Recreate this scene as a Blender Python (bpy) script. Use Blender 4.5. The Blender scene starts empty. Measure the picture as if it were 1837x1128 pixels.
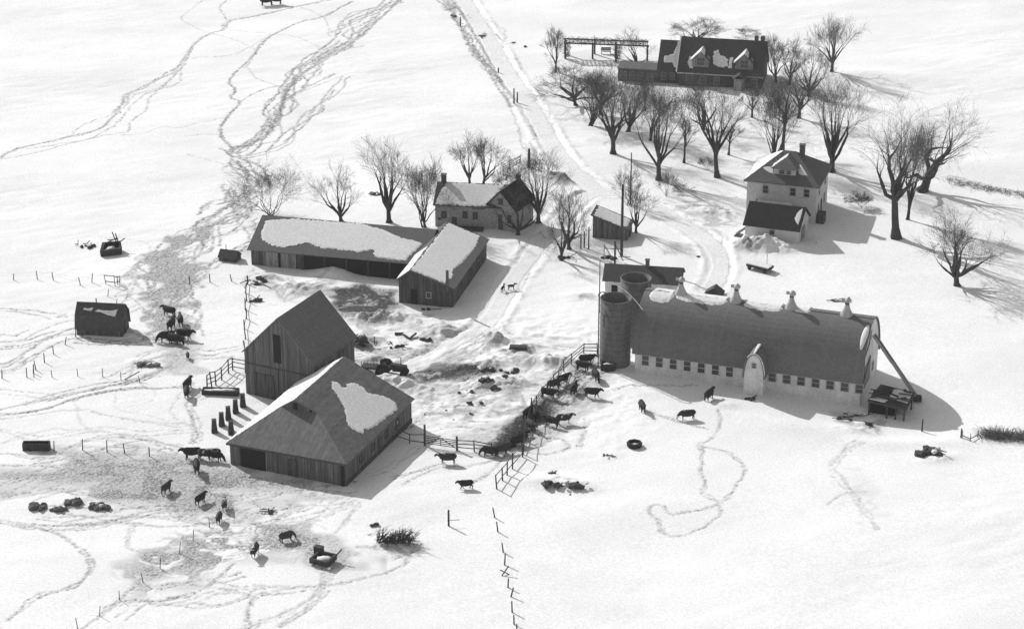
import bpy, bmesh, math, random
import numpy as np
from mathutils import Vector, Matrix
S = bpy.context.scene
COL = S.collection

# ---------------------------------------------------------------- camera, sky, sun, exposure
CAM_H = 129.0; PITCH = math.radians(22.5); FPX = 4200.0; CX = 918.5; CY = 564.0
cam = bpy.data.objects.new('camera', bpy.data.cameras.new('camera')); COL.objects.link(cam)
cam.location = (0, 0, CAM_H); cam.rotation_euler = (math.radians(90) - PITCH, 0, 0)
cam.data.sensor_width = 36.0; cam.data.lens = 36.0 * FPX / 1837.0
cam.data.clip_start = 1.0; cam.data.clip_end = 9000.0
S.camera = cam
SUN_AZ = math.radians(42); SUN_EL = math.radians(33)
SUNV = Vector((-math.sin(SUN_AZ) * math.cos(SUN_EL), math.cos(SUN_AZ) * math.cos(SUN_EL), math.sin(SUN_EL)))
W = bpy.data.worlds.new('World'); S.world = W; W.use_nodes = True
nt = W.node_tree; nt.nodes.clear()
sky = nt.nodes.new('ShaderNodeTexSky'); sky.sky_type = 'NISHITA'; sky.sun_disc = False
sky.sun_elevation = SUN_EL; sky.sun_rotation = -SUN_AZ
bw = nt.nodes.new('ShaderNodeRGBToBW'); bg = nt.nodes.new('ShaderNodeBackground'); bg.inputs[1].default_value = 0.15
wo = nt.nodes.new('ShaderNodeOutputWorld')
nt.links.new(sky.outputs[0], bw.inputs[0]); nt.links.new(bw.outputs[0], bg.inputs[0]); nt.links.new(bg.outputs[0], wo.inputs[0])
sl = bpy.data.lights.new('sun', 'SUN'); sl.energy = 3.7; sl.angle = math.radians(0.5); sl.color = (1, 1, 1)
so = bpy.data.objects.new('sun', sl); COL.objects.link(so); so.location = (-60, 400, 120)
so.rotation_euler = SUNV.to_track_quat('Z', 'Y').to_euler()
S.view_settings.view_transform = 'Standard'; S.view_settings.look = 'None'
S.view_settings.exposure = 0.20; S.view_settings.gamma = 1.0
S.render.engine = 'CYCLES'

# ---------------------------------------------------------------- numeric helpers
RS = np.random.RandomState(7)
_tabs = {}
def vnoise(x, y, scale, seed=0):
    """smooth value noise in -1..1, cell size = scale metres"""
    if seed not in _tabs: _tabs[seed] = np.random.RandomState(seed + 100).rand(256, 256) * 2 - 1
    T = _tabs[seed]; x = np.asarray(x, float) / scale; y = np.asarray(y, float) / scale
    xi = np.floor(x).astype(int); yi = np.floor(y).astype(int); fx = x - xi; fy = y - yi
    fx = fx * fx * (3 - 2 * fx); fy = fy * fy * (3 - 2 * fy)
    a = T[xi & 255, yi & 255]; b = T[(xi + 1) & 255, yi & 255]; c = T[xi & 255, (yi + 1) & 255]; d = T[(xi + 1) & 255, (yi + 1) & 255]
    return (a * (1 - fx) + b * fx) * (1 - fy) + (c * (1 - fx) + d * fx) * fy
def ray(px, py):
    u = (px - CX) / FPX; v = (CY - py) / FPX
    return np.array((u, math.cos(PITCH) + v * math.sin(PITCH), -math.sin(PITCH) + v * math.cos(PITCH)))
def P(px, py, z=0.0):
    d = ray(px, py); t = (z - CAM_H) / d[2]; return (d[0] * t, d[1] * t)

# ---------------------------------------------------------------- relief of the snow field
# heaps of ploughed snow and drifts: (photo x, photo y, half length m, half width m, angle deg, height m, lumpiness)
HEAPS = [
 (1362,442,4.2,2.2,-12,2.3,.6),(1395,446,2.6,1.4,-15,.9,.3),(1338,440,2.0,1.6,0,.8,.5),(1430,440,3.2,1.6,-20,.7,.15),(1472,434,2.2,1.5,-20,.9,.15),
 (597,492,3.2,2.0,-10,1.6,.15),(520,520,3.6,1.8,-10,1.1,.6),(560,512,2.6,1.5,-10,.9,.6),(475,500,2.4,1.5,0,.9,.5),(430,452,2.6,2.6,40,1.0,.15),
 (660,572,4.8,1.8,-5,1.3,.6),(705,572,2.6,1.8,-5,1.0,.6),(790,598,2.6,1.7,0,1.3,.6),(775,588,1.2,1.0,0,.8,.4),(805,590,1.0,.8,0,.7,.4),(648,612,2.2,1.6,0,1.2,.4),
 (890,608,2.3,1.9,-15,2.0,.6),(915,612,2.6,1.4,-10,1.5,.5),(885,650,5.0,1.6,20,.8,.6),(925,630,5.0,1.6,25,1.0,.5),(965,650,3.6,1.8,-10,1.3,.3),(1000,648,3.0,1.6,-10,1.2,.3),
 (700,688,4.2,2.2,-20,1.7,.35),(735,700,4.0,1.8,-25,1.0,.6),(670,645,2.4,1.6,0,.9,.6),(860,690,4.0,2.4,10,.8,.7),(905,690,3.2,2.0,30,1.1,.3),(880,720,3.0,2.4,0,.8,.3),(840,715,2.4,1.8,0,.5,.7),
 (1018,868,4.0,1.6,-22,.8,.3),(985,862,5.0,2.0,-8,.6,.1),(1680,820,2.4,1.6,10,.6,.4),(1285,382,3.6,2.0,-20,.9,.6),(1240,372,3.0,1.5,-20,.6,.6),
 (1520,765,3.0,1.3,-25,.5,.3),(1300,727,2.0,1.2,-10,.5,.2),(1550,760,2.0,1.5,0,.6,.4),(1150,700,6,2.2,-25,.35,.1),(1460,770,9,2.6,-25,.6,.08),(1640,790,9,2.0,0,.5,.05),
 (640,840,2,2,0,.0,.0),(720,905,12,5,10,.5,.05),(1020,322,4.6,2.2,-5,1.5,.3),(985,322,3.0,2.0,0,.9,.3),(1040,348,2.0,1.5,40,.7,.3),
 (1047,530,2.6,1.3,-5,.5,.6),(610,520,2.5,1.0,0,.5,.5),(258,652,2.0,1.1,-5,.5,.4),(820,20,4.0,2.0,-60,1.0,.6),(842,50,3.0,1.2,-60,.8,.6),
 (862,80,4.0,1.0,-58,.7,.5),(1460,145,9,4,0,.8,.1),(1690,300,14,7,-10,1.2,.05),(1560,140,12,6,-12,1.2,.05),(470,402,3,2,0,.5,.2),
 (110,912,6,2.6,0,.4,.2),(575,1000,3.4,2.2,0,.35,.3),(700,975,3,1.5,0,.4,.3),(1160,905,6,3,0,.25,.1)]
HEAPW = [(P(a, b)[0], P(a, b)[1]) + tuple(r) for a, b, *r in HEAPS]
# road centre lines (photo pixels): (points, half width m)
ROADS = [
 ([(806,-60),(832,-5),(858,40),(885,85),(918,140),(946,178),(972,222),(996,268),(1018,298),(1050,325),(1078,345)], 2.0),
 ([(1078,345),(1052,352),(1028,372),(1000,405),(975,432),(945,470),(922,500),(903,535),(884,566),(872,582)], 1.7),
 ([(1078,345),(1120,348),(1160,362),(1205,390),(1245,414),(1278,440),(1292,468),(1290,492),(1275,520)], 1.8),
 ([(872,582),(884,596),(920,606),(980,612),(1040,618),(1074,622)], 1.3),
 ([(872,582),(850,596),(812,616),(770,640),(725,660),(690,672)], 1.5)]
def polyw(pts):
    w = np.array([P(a, b) for a, b in pts]); out = []
    for i in range(len(w) - 1):       # Catmull-Rom
        p0 = w[max(i - 1, 0)]; p1 = w[i]; p2 = w[i + 1]; p3 = w[min(i + 2, len(w) - 1)]
        n = max(2, int(np.hypot(*(p2 - p1)) / 0.5))
        for k in range(n):
            t = k / n; out.append(.5 * (2 * p1 + (p2 - p0) * t + (2 * p0 - 5 * p1 + 4 * p2 - p3) * t * t + (3 * p1 - p0 - 3 * p2 + p3) * t ** 3))
    out.append(w[-1]); return np.array(out)
ROADW = [(polyw(p), hw) for p, hw in ROADS]
def road_dist(x, y):
    """distance to the nearest road edge (negative inside); coarse grid lookup built lazily"""
    d = np.full(x.shape, 99.0)
    for line, hw in ROADW:
        lo = line.min(0) - 8; hi = line.max(0) + 8
        m = (x > lo[0]) & (x < hi[0]) & (y > lo[1]) & (y < hi[1])
        if not m.any(): continue
        xs = x[m]; ys = y[m]; best = np.full(xs.shape, 99.0)
        for q in line[::2]: best = np.minimum(best, np.hypot(xs - q[0], ys - q[1]))
        d[m] = np.minimum(d[m], best - hw)
    return d
def relief_base(x, y):
    x = np.asarray(x, float); y = np.asarray(y, float)
    h = .55 * vnoise(x, y, 46, 1) + .26 * vnoise(x + 9, y * 1.6, 21, 2) + .07 * vnoise(x * .5 + y * .4, y * 1.3 - x * .3, 6, 3)
    flat = 1 - np.exp(-(((x - 5) / 60.) ** 2 + ((y - 300) / 60.) ** 2) ** 2) * .75
    h = h * flat + .02 * vnoise(x, y, 2.1, 4)
    c, s = math.cos(.5), math.sin(.5); u = x * c + y * s; v = -x * s + y * c
    h = h + (.032 * vnoise(u * .3, v, 1.5, 14) + .016 * vnoise(u * .4, v, .8, 15)) * np.clip(.5 + 1.1 * vnoise(x, y, 30, 16), .1, 1.2)     # wind ripples
    yard = np.exp(-(((x + 4) / 22.) ** 4 + ((y - 290) / 22.) ** 4))
    h = h + yard * (.15 * vnoise(x, y, 1.6, 17) + .08 * vnoise(x, y, .7, 18))
    h = h - 1.0 * np.exp(-((x - 50) / 12.) ** 2 - ((y - 276) / 13.) ** 2)      # ground falls away past the big barn
    return h
def relief_heaps(x, y):
    h = np.zeros(x.shape)
    for cx, cy, a, b, ang, ht, lump in HEAPW:
        m = (np.abs(x - cx) < 2.4 * max(a, b)) & (np.abs(y - cy) < 2.4 * max(a, b))
        if not m.any(): continue
        xs = x[m] - cx; ys = y[m] - cy; t = math.radians(ang); u = xs * math.cos(t) + ys * math.sin(t); v = -xs * math.sin(t) + ys * math.cos(t)
        e = np.exp(-((u / a) ** 2 + (v / b) ** 2) * 1.3)
        n = 1 + lump * .8 * (.8 * vnoise(x[m], y[m], .9, 5) + .6 * vnoise(x[m], y[m], .45, 6))
        h[m] += ht * .62 * e * n
    return h
def H(x, y):
    x = np.atleast_1d(np.asarray(x, float)); y = np.atleast_1d(np.asarray(y, float))
    d = road_dist(x, y); s = np.clip(d / 1.2, 0, 1)
    bank = .19 * np.exp(-((d - .75) / .55) ** 2) * (1 + .55 * vnoise(x, y, 1.3, 8) + .8 * vnoise(x, y, 6, 9) + .3 * vnoise(x, y, .5, 10)) * (d < 4)
    far = np.clip((y - 330) / 60, 0, 1)
    return relief_base(x, y) + relief_heaps(x, y) * s + bank * (.7 + .1 * far) - .1 * (1 - s)
def h1(x, y): return float(H(x, y)[0])
def G(px, py):
    """where the line of sight through a photo point meets the snow"""
    z = 0.0
    for _ in range(6):
        x, y = P(px, py, z); z = .5 * z + .5 * h1(x, y)
    return Vector((x, y, h1(x, y)))

# ---------------------------------------------------------------- materials
def mat(name, lo, hi, scale=1.5, rough=.85, bump=.2, stretch=(1, 1, 1), detail=4, bd=.05, spec=.2):
    m = bpy.data.materials.new(name); m.use_nodes = True; n = m.node_tree.nodes; l = m.node_tree.links
    b = n['Principled BSDF']; b.inputs['Roughness'].default_value = rough; b.inputs['Specular IOR Level'].default_value = spec
    tc = n.new('ShaderNodeTexCoord'); mp = n.new('ShaderNodeMapping'); mp.inputs['Scale'].default_value = stretch
    nz = n.new('ShaderNodeTexNoise'); nz.inputs['Scale'].default_value = scale; nz.inputs['Detail'].default_value = detail; nz.inputs['Roughness'].default_value = .65
    r = n.new('ShaderNodeMapRange'); r.inputs[1].default_value = .3; r.inputs[2].default_value = .7; r.inputs[3].default_value = lo; r.inputs[4].default_value = hi
    l.new(tc.outputs['Object'], mp.inputs[0]); l.new(mp.outputs[0], nz.inputs['Vector']); l.new(nz.outputs[0], r.inputs[0])
    g_ = n.new('ShaderNodeTexNoise'); g_.inputs['Scale'].default_value = 3.4; g_.inputs['Detail'].default_value = 2; g_.inputs['Roughness'].default_value = .8; l.new(tc.outputs['Object'], g_.inputs['Vector'])
    gr = n.new('ShaderNodeMapRange'); gr.inputs[1].default_value = .33; gr.inputs[2].default_value = .67; gr.inputs[3].default_value = .87; gr.inputs[4].default_value = 1.13; l.new(g_.outputs[0], gr.inputs[0])
    gm = n.new('ShaderNodeMath'); gm.operation = 'MULTIPLY'; l.new(r.outputs[0], gm.inputs[0]); l.new(gr.outputs[0], gm.inputs[1]); l.new(gm.outputs[0], b.inputs['Base Color'])
    if bump:
        bp = n.new('ShaderNodeBump'); bp.inputs['Strength'].default_value = bump; bp.inputs['Distance'].default_value = bd
        l.new(nz.outputs[0], bp.inputs['Height']); l.new(bp.outputs[0], b.inputs['Normal'])
    return m
M = {
 'barn_board': mat('weathered_barn_board', .06, .20, 1.0, .9, .5, (4.5, 4.5, .22)),
 'grey_board': mat('pale_weathered_board', .12, .34, 1.0, .9, .4, (3.2, 3.2, .25)),
 'dark_board': mat('dark_board', .045, .13, 1.0, .9, .4, (3, 3, .3)),
 'white_wall': mat('whitewashed_wall', .50, .72, .8, .85, .15, (1, 1, .6)),
 'house_wall': mat('pale_painted_wall', .46, .58, .7, .8, .15, (1, 1, 1.5)),
 'stone_wall': mat('whitewashed_stone', .18, .46, 2.6, .9, .6, (1, 1, 1)),
 'metal_roof': mat('weathered_metal_roof', .135, .165, 1.2, .8, .12, (1, 1.2, 1)),
 'plank_roof': mat('aged_metal_sheet', .10, .165, 1.2, .8, .2, (2.0, .8, .8)),
 'shingle': mat('asphalt_shingle', .09, .13, 3.0, .92, .3, (1, 1, 1)),
 'dark_shingle': mat('dark_shingle', .055, .085, 3.0, .9, .3, (1, 1, 1)),
 'black_roof': mat('black_tar_roof', .012, .03, 4.0, .9, .3, (1, 1, 1)),
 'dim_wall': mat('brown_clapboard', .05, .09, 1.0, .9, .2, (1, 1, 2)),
 'silo': mat('concrete_stave', .12, .19, 1.0, .9, .2, (1.4, 1.4, .5)),
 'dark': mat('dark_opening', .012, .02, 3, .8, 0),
 'glass': mat('window_glass', .045, .075, 3, .25, 0, spec=.4),
 'trim': mat('painted_trim', .30, .42, 2, .7, .1),
 'dark_trim': mat('dark_trim', .06, .10, 2, .8, .1),
 'brick': mat('chimney_brick', .07, .13, 5, .9, .4),
 'bark': mat('bark', .035, .08, 3.0, .95, .4, (1, 1, .4)),
 'twig': mat('twig', .07, .13, 2.0, .95, 0),
 'post': mat('weathered_post', .035, .09, 3, .95, .3, (1, 1, .4)),
 'wire': mat('fence_wire', .10, .18, 3, .6, 0),
 'iron': mat('rusty_iron', .02, .07, 3, .8, .3),
 'tin': mat('galvanised_tin', .32, .5, 2, .5, .1),
 'rubber': mat('tyre_rubber', .015, .03, 4, .9, .2),
 'hay': mat('trampled_hay', .06, .15, 3, .95, .6),
 'rock': mat('dark_rock', .03, .09, 2.5, .95, .5),
 'weed': mat('dry_weed', .10, .2, 3, .95, 0),
 'black_hide': mat('black_hide', .012, .03, 2, .8, .1),
 'dark_hide': mat('dark_brown_hide', .03, .06, 2, .8, .1),
 'roof_snow': mat('settled_roof_snow', .66, .74, 2.6, .9, .5, bd=.06),
}
def patched_hide():
    m = bpy.data.materials.new('patched_hide'); m.use_nodes = True; n = m.node_tree.nodes; l = m.node_tree.links
    b = n['Principled BSDF']; b.inputs['Roughness'].default_value = .8
    tc = n.new('ShaderNodeTexCoord'); nz = n.new('ShaderNodeTexNoise'); nz.inputs['Scale'].default_value = 1.7; nz.inputs['Detail'].default_value = 1
    sp = n.new('ShaderNodeSeparateXYZ'); r = n.new('ShaderNodeMapRange'); r.inputs[1].default_value = .58; r.inputs[2].default_value = .60; r.inputs[3].default_value = .022; r.inputs[4].default_value = .5
    z = n.new('ShaderNodeMapRange'); z.inputs[1].default_value = .62; z.inputs[2].default_value = .5; z.inputs[3].default_value = 0; z.inputs[4].default_value = .2
    a = n.new('ShaderNodeMath'); a.operation = 'ADD'
    l.new(tc.outputs['Object'], nz.inputs['Vector']); l.new(tc.outputs['Object'], sp.inputs[0]); l.new(sp.outputs[2], z.inputs[0])
    l.new(nz.outputs[0], a.inputs[0]); l.new(z.outputs[0], a.inputs[1]); l.new(a.outputs[0], r.inputs[0]); l.new(r.outputs[0], b.inputs['Base Color'])
    return m
M['patched_hide'] = patched_hide()
def board_lines(m, width, amount, axis=0):
    """dark joints between boards or sheets, along one object axis"""
    n = m.node_tree.nodes; l = m.node_tree.links; b = n['Principled BSDF']; src = b.inputs['Base Color'].links[0].from_socket
    tc = n.new('ShaderNodeTexCoord'); sp = n.new('ShaderNodeSeparateXYZ'); l.new(tc.outputs['Object'], sp.inputs[0])
    ad = n.new('ShaderNodeMath'); ad.operation = 'ADD'; l.new(sp.outputs[0], ad.inputs[0])
    if axis == 2: l.new(sp.outputs[1], ad.inputs[1])
    else:
        ad.inputs[1].default_value = 0
        if axis == 1: l.new(sp.outputs[1], ad.inputs[0])
    dv = n.new('ShaderNodeMath'); dv.operation = 'DIVIDE'; dv.inputs[1].default_value = width; l.new(ad.outputs[0], dv.inputs[0])
    fr = n.new('ShaderNodeMath'); fr.operation = 'FRACT'; l.new(dv.outputs[0], fr.inputs[0])
    r = n.new('ShaderNodeMapRange'); r.inputs[1].default_value = 0; r.inputs[2].default_value = .16; r.inputs[3].default_value = 1 - amount; r.inputs[4].default_value = 1; l.new(fr.outputs[0], r.inputs[0])
    fl = n.new('ShaderNodeMath'); fl.operation = 'FLOOR'; l.new(dv.outputs[0], fl.inputs[0])
    wn = n.new('ShaderNodeTexWhiteNoise'); wn.noise_dimensions = '1D'; l.new(fl.outputs[0], wn.inputs['W'])
    r2 = n.new('ShaderNodeMapRange'); r2.inputs[3].default_value = 1 - amount * .55; r2.inputs[4].default_value = 1 + amount * .35; l.new(wn.outputs[0], r2.inputs[0])
    m1 = n.new('ShaderNodeMath'); m1.operation = 'MULTIPLY'; l.new(r.outputs[0], m1.inputs[0]); l.new(r2.outputs[0], m1.inputs[1])
    m2 = n.new('ShaderNodeMath'); m2.operation = 'MULTIPLY'; l.new(m1.outputs[0], m2.inputs[0]); l.new(src, m2.inputs[1]); l.new(m2.outputs[0], b.inputs['Base Color'])
board_lines(M['barn_board'], .32, .55, 2); board_lines(M['grey_board'], .5, .4, 2); board_lines(M['dark_board'], .35, .4, 2)
board_lines(M['plank_roof'], .66, .22, 0); board_lines(M['metal_roof'], .6, .08, 0); board_lines(M['silo'], .75, .12, 1)

# ---------------------------------------------------------------- object helpers
class MB:
    """collects shapes into one mesh"""
    def __init__(s): s.v = []; s.f = []
    def add(s, vs, fs):
        k = len(s.v); s.v += [tuple(map(float, v)) for v in vs]; s.f += [tuple(i + k for i in f) for f in fs]; return s
    def box(s, c, d, rz=0, ax=None):
        cx, cy, cz = c; dx, dy, dz = [q / 2 for q in d]; R = ax or Matrix.Rotation(rz, 3, 'Z')
        vs = [Vector((a * dx, b * dy, e * dz)) for a in (-1, 1) for b in (-1, 1) for e in (-1, 1)]
        vs = [R @ q + Vector(c) for q in vs]
        return s.add(vs, [(0, 1, 3, 2), (4, 6, 7, 5), (0, 4, 5, 1), (2, 3, 7, 6), (0, 2, 6, 4), (1, 5, 7, 3)])
    def bar(s, a, b, w, h=None):
        a = Vector(a); b = Vector(b); d = b - a; L = d.length
        if L < 1e-6: return s
        h = h or w; q = d.to_track_quat('X', 'Z').to_matrix()
        return s.box((a + b) / 2, (L, w, h), ax=q)
    def tube(s, pts, rad, n=8, cap=True):
        pts = [Vector(p) for p in pts]; rad = rad if hasattr(rad, '__len__') else [rad] * len(pts); vs = []; fs = []
        up = Vector((0, 0, 1)) if abs((pts[1] - pts[0]).normalized().z) < .9 else Vector((1, 0, 0))
        for i, p in enumerate(pts):
            d = (pts[min(i + 1, len(pts) - 1)] - pts[max(i - 1, 0)]).normalized(); a = d.cross(up).normalized(); b = a.cross(d)
            rr = rad[i] if hasattr(rad[i], '__len__') else (rad[i], rad[i])
            for k in range(n): t = 2 * math.pi * k / n; vs.append(p + a * math.cos(t) * rr[0] + b * math.sin(t) * rr[1])
        for i in range(len(pts) - 1):
            for k in range(n): fs.append((i * n + k, i * n + (k + 1) % n, (i + 1) * n + (k + 1) % n, (i + 1) * n + k))
        if cap: fs.append(tuple(range(n))[::-1]); fs.append(tuple((len(pts) - 1) * n + k for k in range(n)))
        return s.add(vs, fs)
    def lathe(s, prof, c=(0, 0, 0), n=20, cap=True):
        vs = []; fs = []
        for r, z in prof:
            for k in range(n): t = 2 * math.pi * k / n; vs.append((c[0] + r * math.cos(t), c[1] + r * math.sin(t), c[2] + z))
        for i in range(len(prof) - 1):
            for k in range(n): fs.append((i * n + k, i * n + (k + 1) % n, (i + 1) * n + (k + 1) % n, (i + 1) * n + k))
        if cap: fs.append(tuple(range(n))[::-1]); fs.append(tuple((len(prof) - 1) * n + k for k in range(n)))
        return s.add(vs, fs)
    def slab(s, pts, t=.15):
        """flat polygon given thickness straight down its normal"""
        pts = [Vector(p) for p in pts]; n = Vector((0, 0, 0))
        for i in range(len(pts)): n += (pts[i] - pts[0]).cross(pts[(i + 1) % len(pts)] - pts[0])
        n.normalize();
        if n.z < 0: pts = pts[::-1]; n = -n
        k = len(pts); vs = pts + [p - n * t for p in pts]
        return s.add(vs, [tuple(range(k)), tuple(range(k, 2 * k))[::-1]] + [(i, i + k, (i + 1) % k + k, (i + 1) % k) for i in range(k)])
    def prism(s, prof, axis, a, b):
        """profile extruded between a and b along axis u (0) or v (1)"""
        k = len(prof); f = (lambda p, t: (t, p[0], p[1])) if axis == 0 else (lambda p, t: (p[0], t, p[1]))
        vs = [f(p, a) for p in prof] + [f(p, b) for p in prof]
        return s.add(vs, [tuple(range(k)), tuple(range(k, 2 * k))[::-1]] + [(i, i + k, (i + 1) % k + k, (i + 1) % k) for i in range(k)])
    def rock(s, c, r, rng, n=2, flat=.7):
        bm = bmesh.new(); bmesh.ops.create_icosphere(bm, subdivisions=n, radius=1.0); o = rng.random() * 50
        vs = []
        for v in bm.verts:
            q = v.co.copy(); k = 1 + .35 * math.sin(q.x * 3.1 + o) * math.cos(q.y * 2.7 + o * 2) + .22 * math.sin(q.z * 5 + q.x * 4 + o) + rng.uniform(-.1, .1)
            vs.append((c[0] + q.x * r * k, c[1] + q.y * r * k, c[2] + q.z * r * k * flat))
        fs = [tuple(v.index for v in f.verts) for f in bm.faces]; bm.free(); return s.add(vs, fs)
    def build(s, name, m, parent=None, smooth=False, **kw):
        me = bpy.data.meshes.new(name); me.from_pydata(s.v, [], s.f); me.validate()
        bm = bmesh.new(); bm.from_mesh(me); bmesh.ops.recalc_face_normals(bm, faces=bm.faces); bm.to_mesh(me); bm.free()
        me.materials.append(M[m] if isinstance(m, str) else m)
        if smooth: me.polygons.foreach_set('use_smooth', [True] * len(me.polygons))
        o = bpy.data.objects.new(name, me); COL.objects.link(o)
        if parent: o.parent = parent
        for k, v in kw.items(): o[k] = v
        return o
def thing(name, label, cat, loc=(0, 0, 0), rz=0.0, group=None):
    o = bpy.data.objects.new(name, None); o.empty_display_size = .5; COL.objects.link(o)
    o.location = loc; o.rotation_euler = (0, 0, rz); o['label'] = label; o['category'] = cat
    if group: o['group'] = group
    return o
def copytree(o, parent=None):
    c = o.copy(); COL.objects.link(c); c.parent = parent
    for ch in list(o.children): copytree(ch, c)
    return c
class Frame:
    def __init__(s, root, a): s.o = Vector(root.location); s.a = a; s.root = root
    def loc(s, w):
        d = Vector(w) - s.o; c, k = math.cos(s.a), math.sin(s.a); return Vector((d.x * c + d.y * k, -d.x * k + d.y * c, d.z))
    def on_plane(s, px, py, p0, p1, p2):
        """photo point -> local point on the plane through three local points"""
        o = s.loc((0, 0, CAM_H)); d = ray(px, py); c, k = math.cos(s.a), math.sin(s.a); d = Vector((d[0] * c + d[1] * k, -d[0] * k + d[1] * c, d[2]))
        p0 = Vector(p0); n = (Vector(p1) - p0).cross(Vector(p2) - p0); t = (p0 - o).dot(n) / d.dot(n); return o + d * t
def building(name, label, cat, px, adeg, z=0.0, base=None):
    x, y = base or P(*px); a = math.radians(adeg); r = thing(name, label, cat, (x, y, z), a); return r, Frame(r, a)
def snow_on(fr, plane, pts, parent, t=.16, seed=1, local=False, name='snow_cover', jit=.17):
    rng = random.Random(seed); q = [Vector(p) if local else fr.on_plane(p[0], p[1], *plane) for p in pts]
    n = (Vector(plane[1]) - Vector(plane[0])).cross(Vector(plane[2]) - Vector(plane[0])).normalized()
    if n.z < 0: n = -n
    if local: q = [Vector((p.x, p.y, plane[0][2] - ((p.x - plane[0][0]) * n.x + (p.y - plane[0][1]) * n.y) / n.z)) for p in q]
    t *= .28; out = []
    for i in range(len(q)):
        a = q[i]; b = q[(i + 1) % len(q)]; k = max(1, int((b - a).length / .2))
        for j in range(k):
            p = a.lerp(b, j / k)
            if j: p = p + Vector((rng.uniform(-jit, jit), rng.uniform(-jit, jit), 0))
            p = p - n * ((p - Vector(plane[0])).dot(n)); out.append(p)
    c = sum(out, Vector()) / len(out); k = len(out)
    inner = [p + (c - p).normalized() * min(.3, (c - p).length * .3) + n * t for p in out]
    base = [p + n * .012 for p in out]
    mb = MB(); mb.add(base + inner, [tuple(range(k, 2 * k)), tuple(range(k))[::-1]] + [(i, (i + 1) % k, (i + 1) % k + k, i + k) for i in range(k)])
    o = mb.build(name, 'roof_snow', parent); return o
def window(fr_root, face, u, z, w, h, v=0.0, frame='trim', pane='glass', bars=True, out=.05):
    """face 'front' looks along -v at given v, face 'right' looks along +u at given u(=v arg)"""
    A = MB(); B = MB()
    def bx(mb, a, b, zz, ww, hh, d, off):
        if face == 'front': mb.box((a, v - off, zz), (ww, d, hh))
        else: mb.box((v + off, a, zz), (d, ww, hh))
    t = .1
    bx(A, u, 0, z + h / 2 + t / 2, w + 2 * t, t, .1, out); bx(A, u, 0, z - h / 2 - t / 2, w + 2 * t, t, .14, out)
    bx(A, u - w / 2 - t / 2, 0, z, t, h, .1, out); bx(A, u + w / 2 + t / 2, 0, z, t, h, .1, out)
    if bars: bx(A, u, 0, z, w, .06, .05, out + .01)
    f = A.build('window', frame, fr_root)
    bx(B, u, 0, z, w, h, .03, .02); B.build('pane', pane, f); return f
def door(root, face, u, z0, w, h, v=0.0, m='dark_board', name='door', handle=True):
    A = MB()
    if face == 'front': A.box((u, v - .04, z0 + h / 2), (w, .08, h))
    else: A.box((v + .04, u, z0 + h / 2), (.08, w, h))
    d = A.build(name, m, root)
    if handle:
        B = MB()
        if face == 'front': B.box((u + w * .38, v - .11, z0 + h * .48), (.08, .06, .2))
        else: B.box((v + .11, u - w * .38, z0 + h * .48), (.06, .08, .2))
        B.build('handle', 'iron', d)
    return d

# ---------------------------------------------------------------- the snow field: one sheet out to the horizon
DX = 0.20
X0, X1, Y0, Y1 = -118.0, 118.0, 211.0, 501.0
xi = np.arange(X0, X1 + 1e-6, DX); yi = np.arange(Y0, Y1 + 1e-6, DX)
far = np.array([2., 5, 10, 18, 30, 50, 80, 130, 200, 320, 500, 800, 1300, 2200, 3800])
NX, NY = len(xi), len(yi)
TR = np.zeros((NY, NX)); DI = np.zeros((NY, NX))
def splat(A, pts, r, s):
    """stamp soft discs of radius r and strength s at world points (max blend)"""
    ix = ((pts[:, 0] - X0) / DX); iy = ((pts[:, 1] - Y0) / DX); k = int(math.ceil(r / DX)) + 1
    bx = np.round(ix).astype(int); by = np.round(iy).astype(int)
    for a in range(-k, k + 1):
        for b in range(-k, k + 1):
            qx = bx + a; qy = by + b; ok = (qx >= 0) & (qx < NX) & (qy >= 0) & (qy < NY)
            d = np.hypot(qx - ix, qy - iy) * DX; w = s * np.clip(1.35 - d / r, 0, 1)
            np.maximum.at(A, (qy[ok], qx[ok]), w[ok])
def track(pts, n=1, spread=0.0, r=.22, s=.75, seed=0, wob=.35, A=None, beads=.35):
    """n strands that wander about a trail and braid with each other"""
    A = TR if A is None else A; line = polyw(pts); rg = np.random.RandomState(seed + int(pts[0][0]) % 97)
    seg = np.hypot(*np.diff(line, axis=0).T); cs = np.r_[0, np.cumsum(seg)]; L = cs[-1]
    t = np.arange(0, L, .14); cx = np.interp(t, cs, line[:, 0]); cy = np.interp(t, cs, line[:, 1])
    tx = np.gradient(cx); ty = np.gradient(cy); q = np.hypot(tx, ty) + 1e-9; nx = -ty / q; ny = tx / q
    for i in range(n):
        o = rg.rand() * 999; off = spread * 1.25 * vnoise(t, t * 0 + o, 9 + 6 * rg.rand(), 11) + wob * vnoise(t, t * 0 + o + 5, 1.9, 12) + (rg.rand() - .5) * spread * .6
        a, b = 0, len(t)
        if n > 3 and rg.rand() < .55: a = int(rg.rand() * .5 * b); b = a + int((.3 + .5 * rg.rand()) * (b - a))
        r_ = max(.17, r * .9)
        m = b - a; keep = rg.rand(m) < (.62 if n < 4 else .8); jt = .11 if r < .25 else .16
        px = (cx[a:b] + nx[a:b] * (off[a:b] + rg.randn(m) * jt))[keep]; py = (cy[a:b] + ny[a:b] * (off[a:b] + rg.randn(m) * jt))[keep]
        ss = (1.75 * s * (.65 + .5 * rg.rand()) * (.45 + .75 * rg.rand(m)) * (1 - beads * (.5 + .5 * np.sign(vnoise(t[a:b], t[a:b] * 0 + o, .6, 13)))))[keep]
        _sp(A, px, py, r_, ss)
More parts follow.
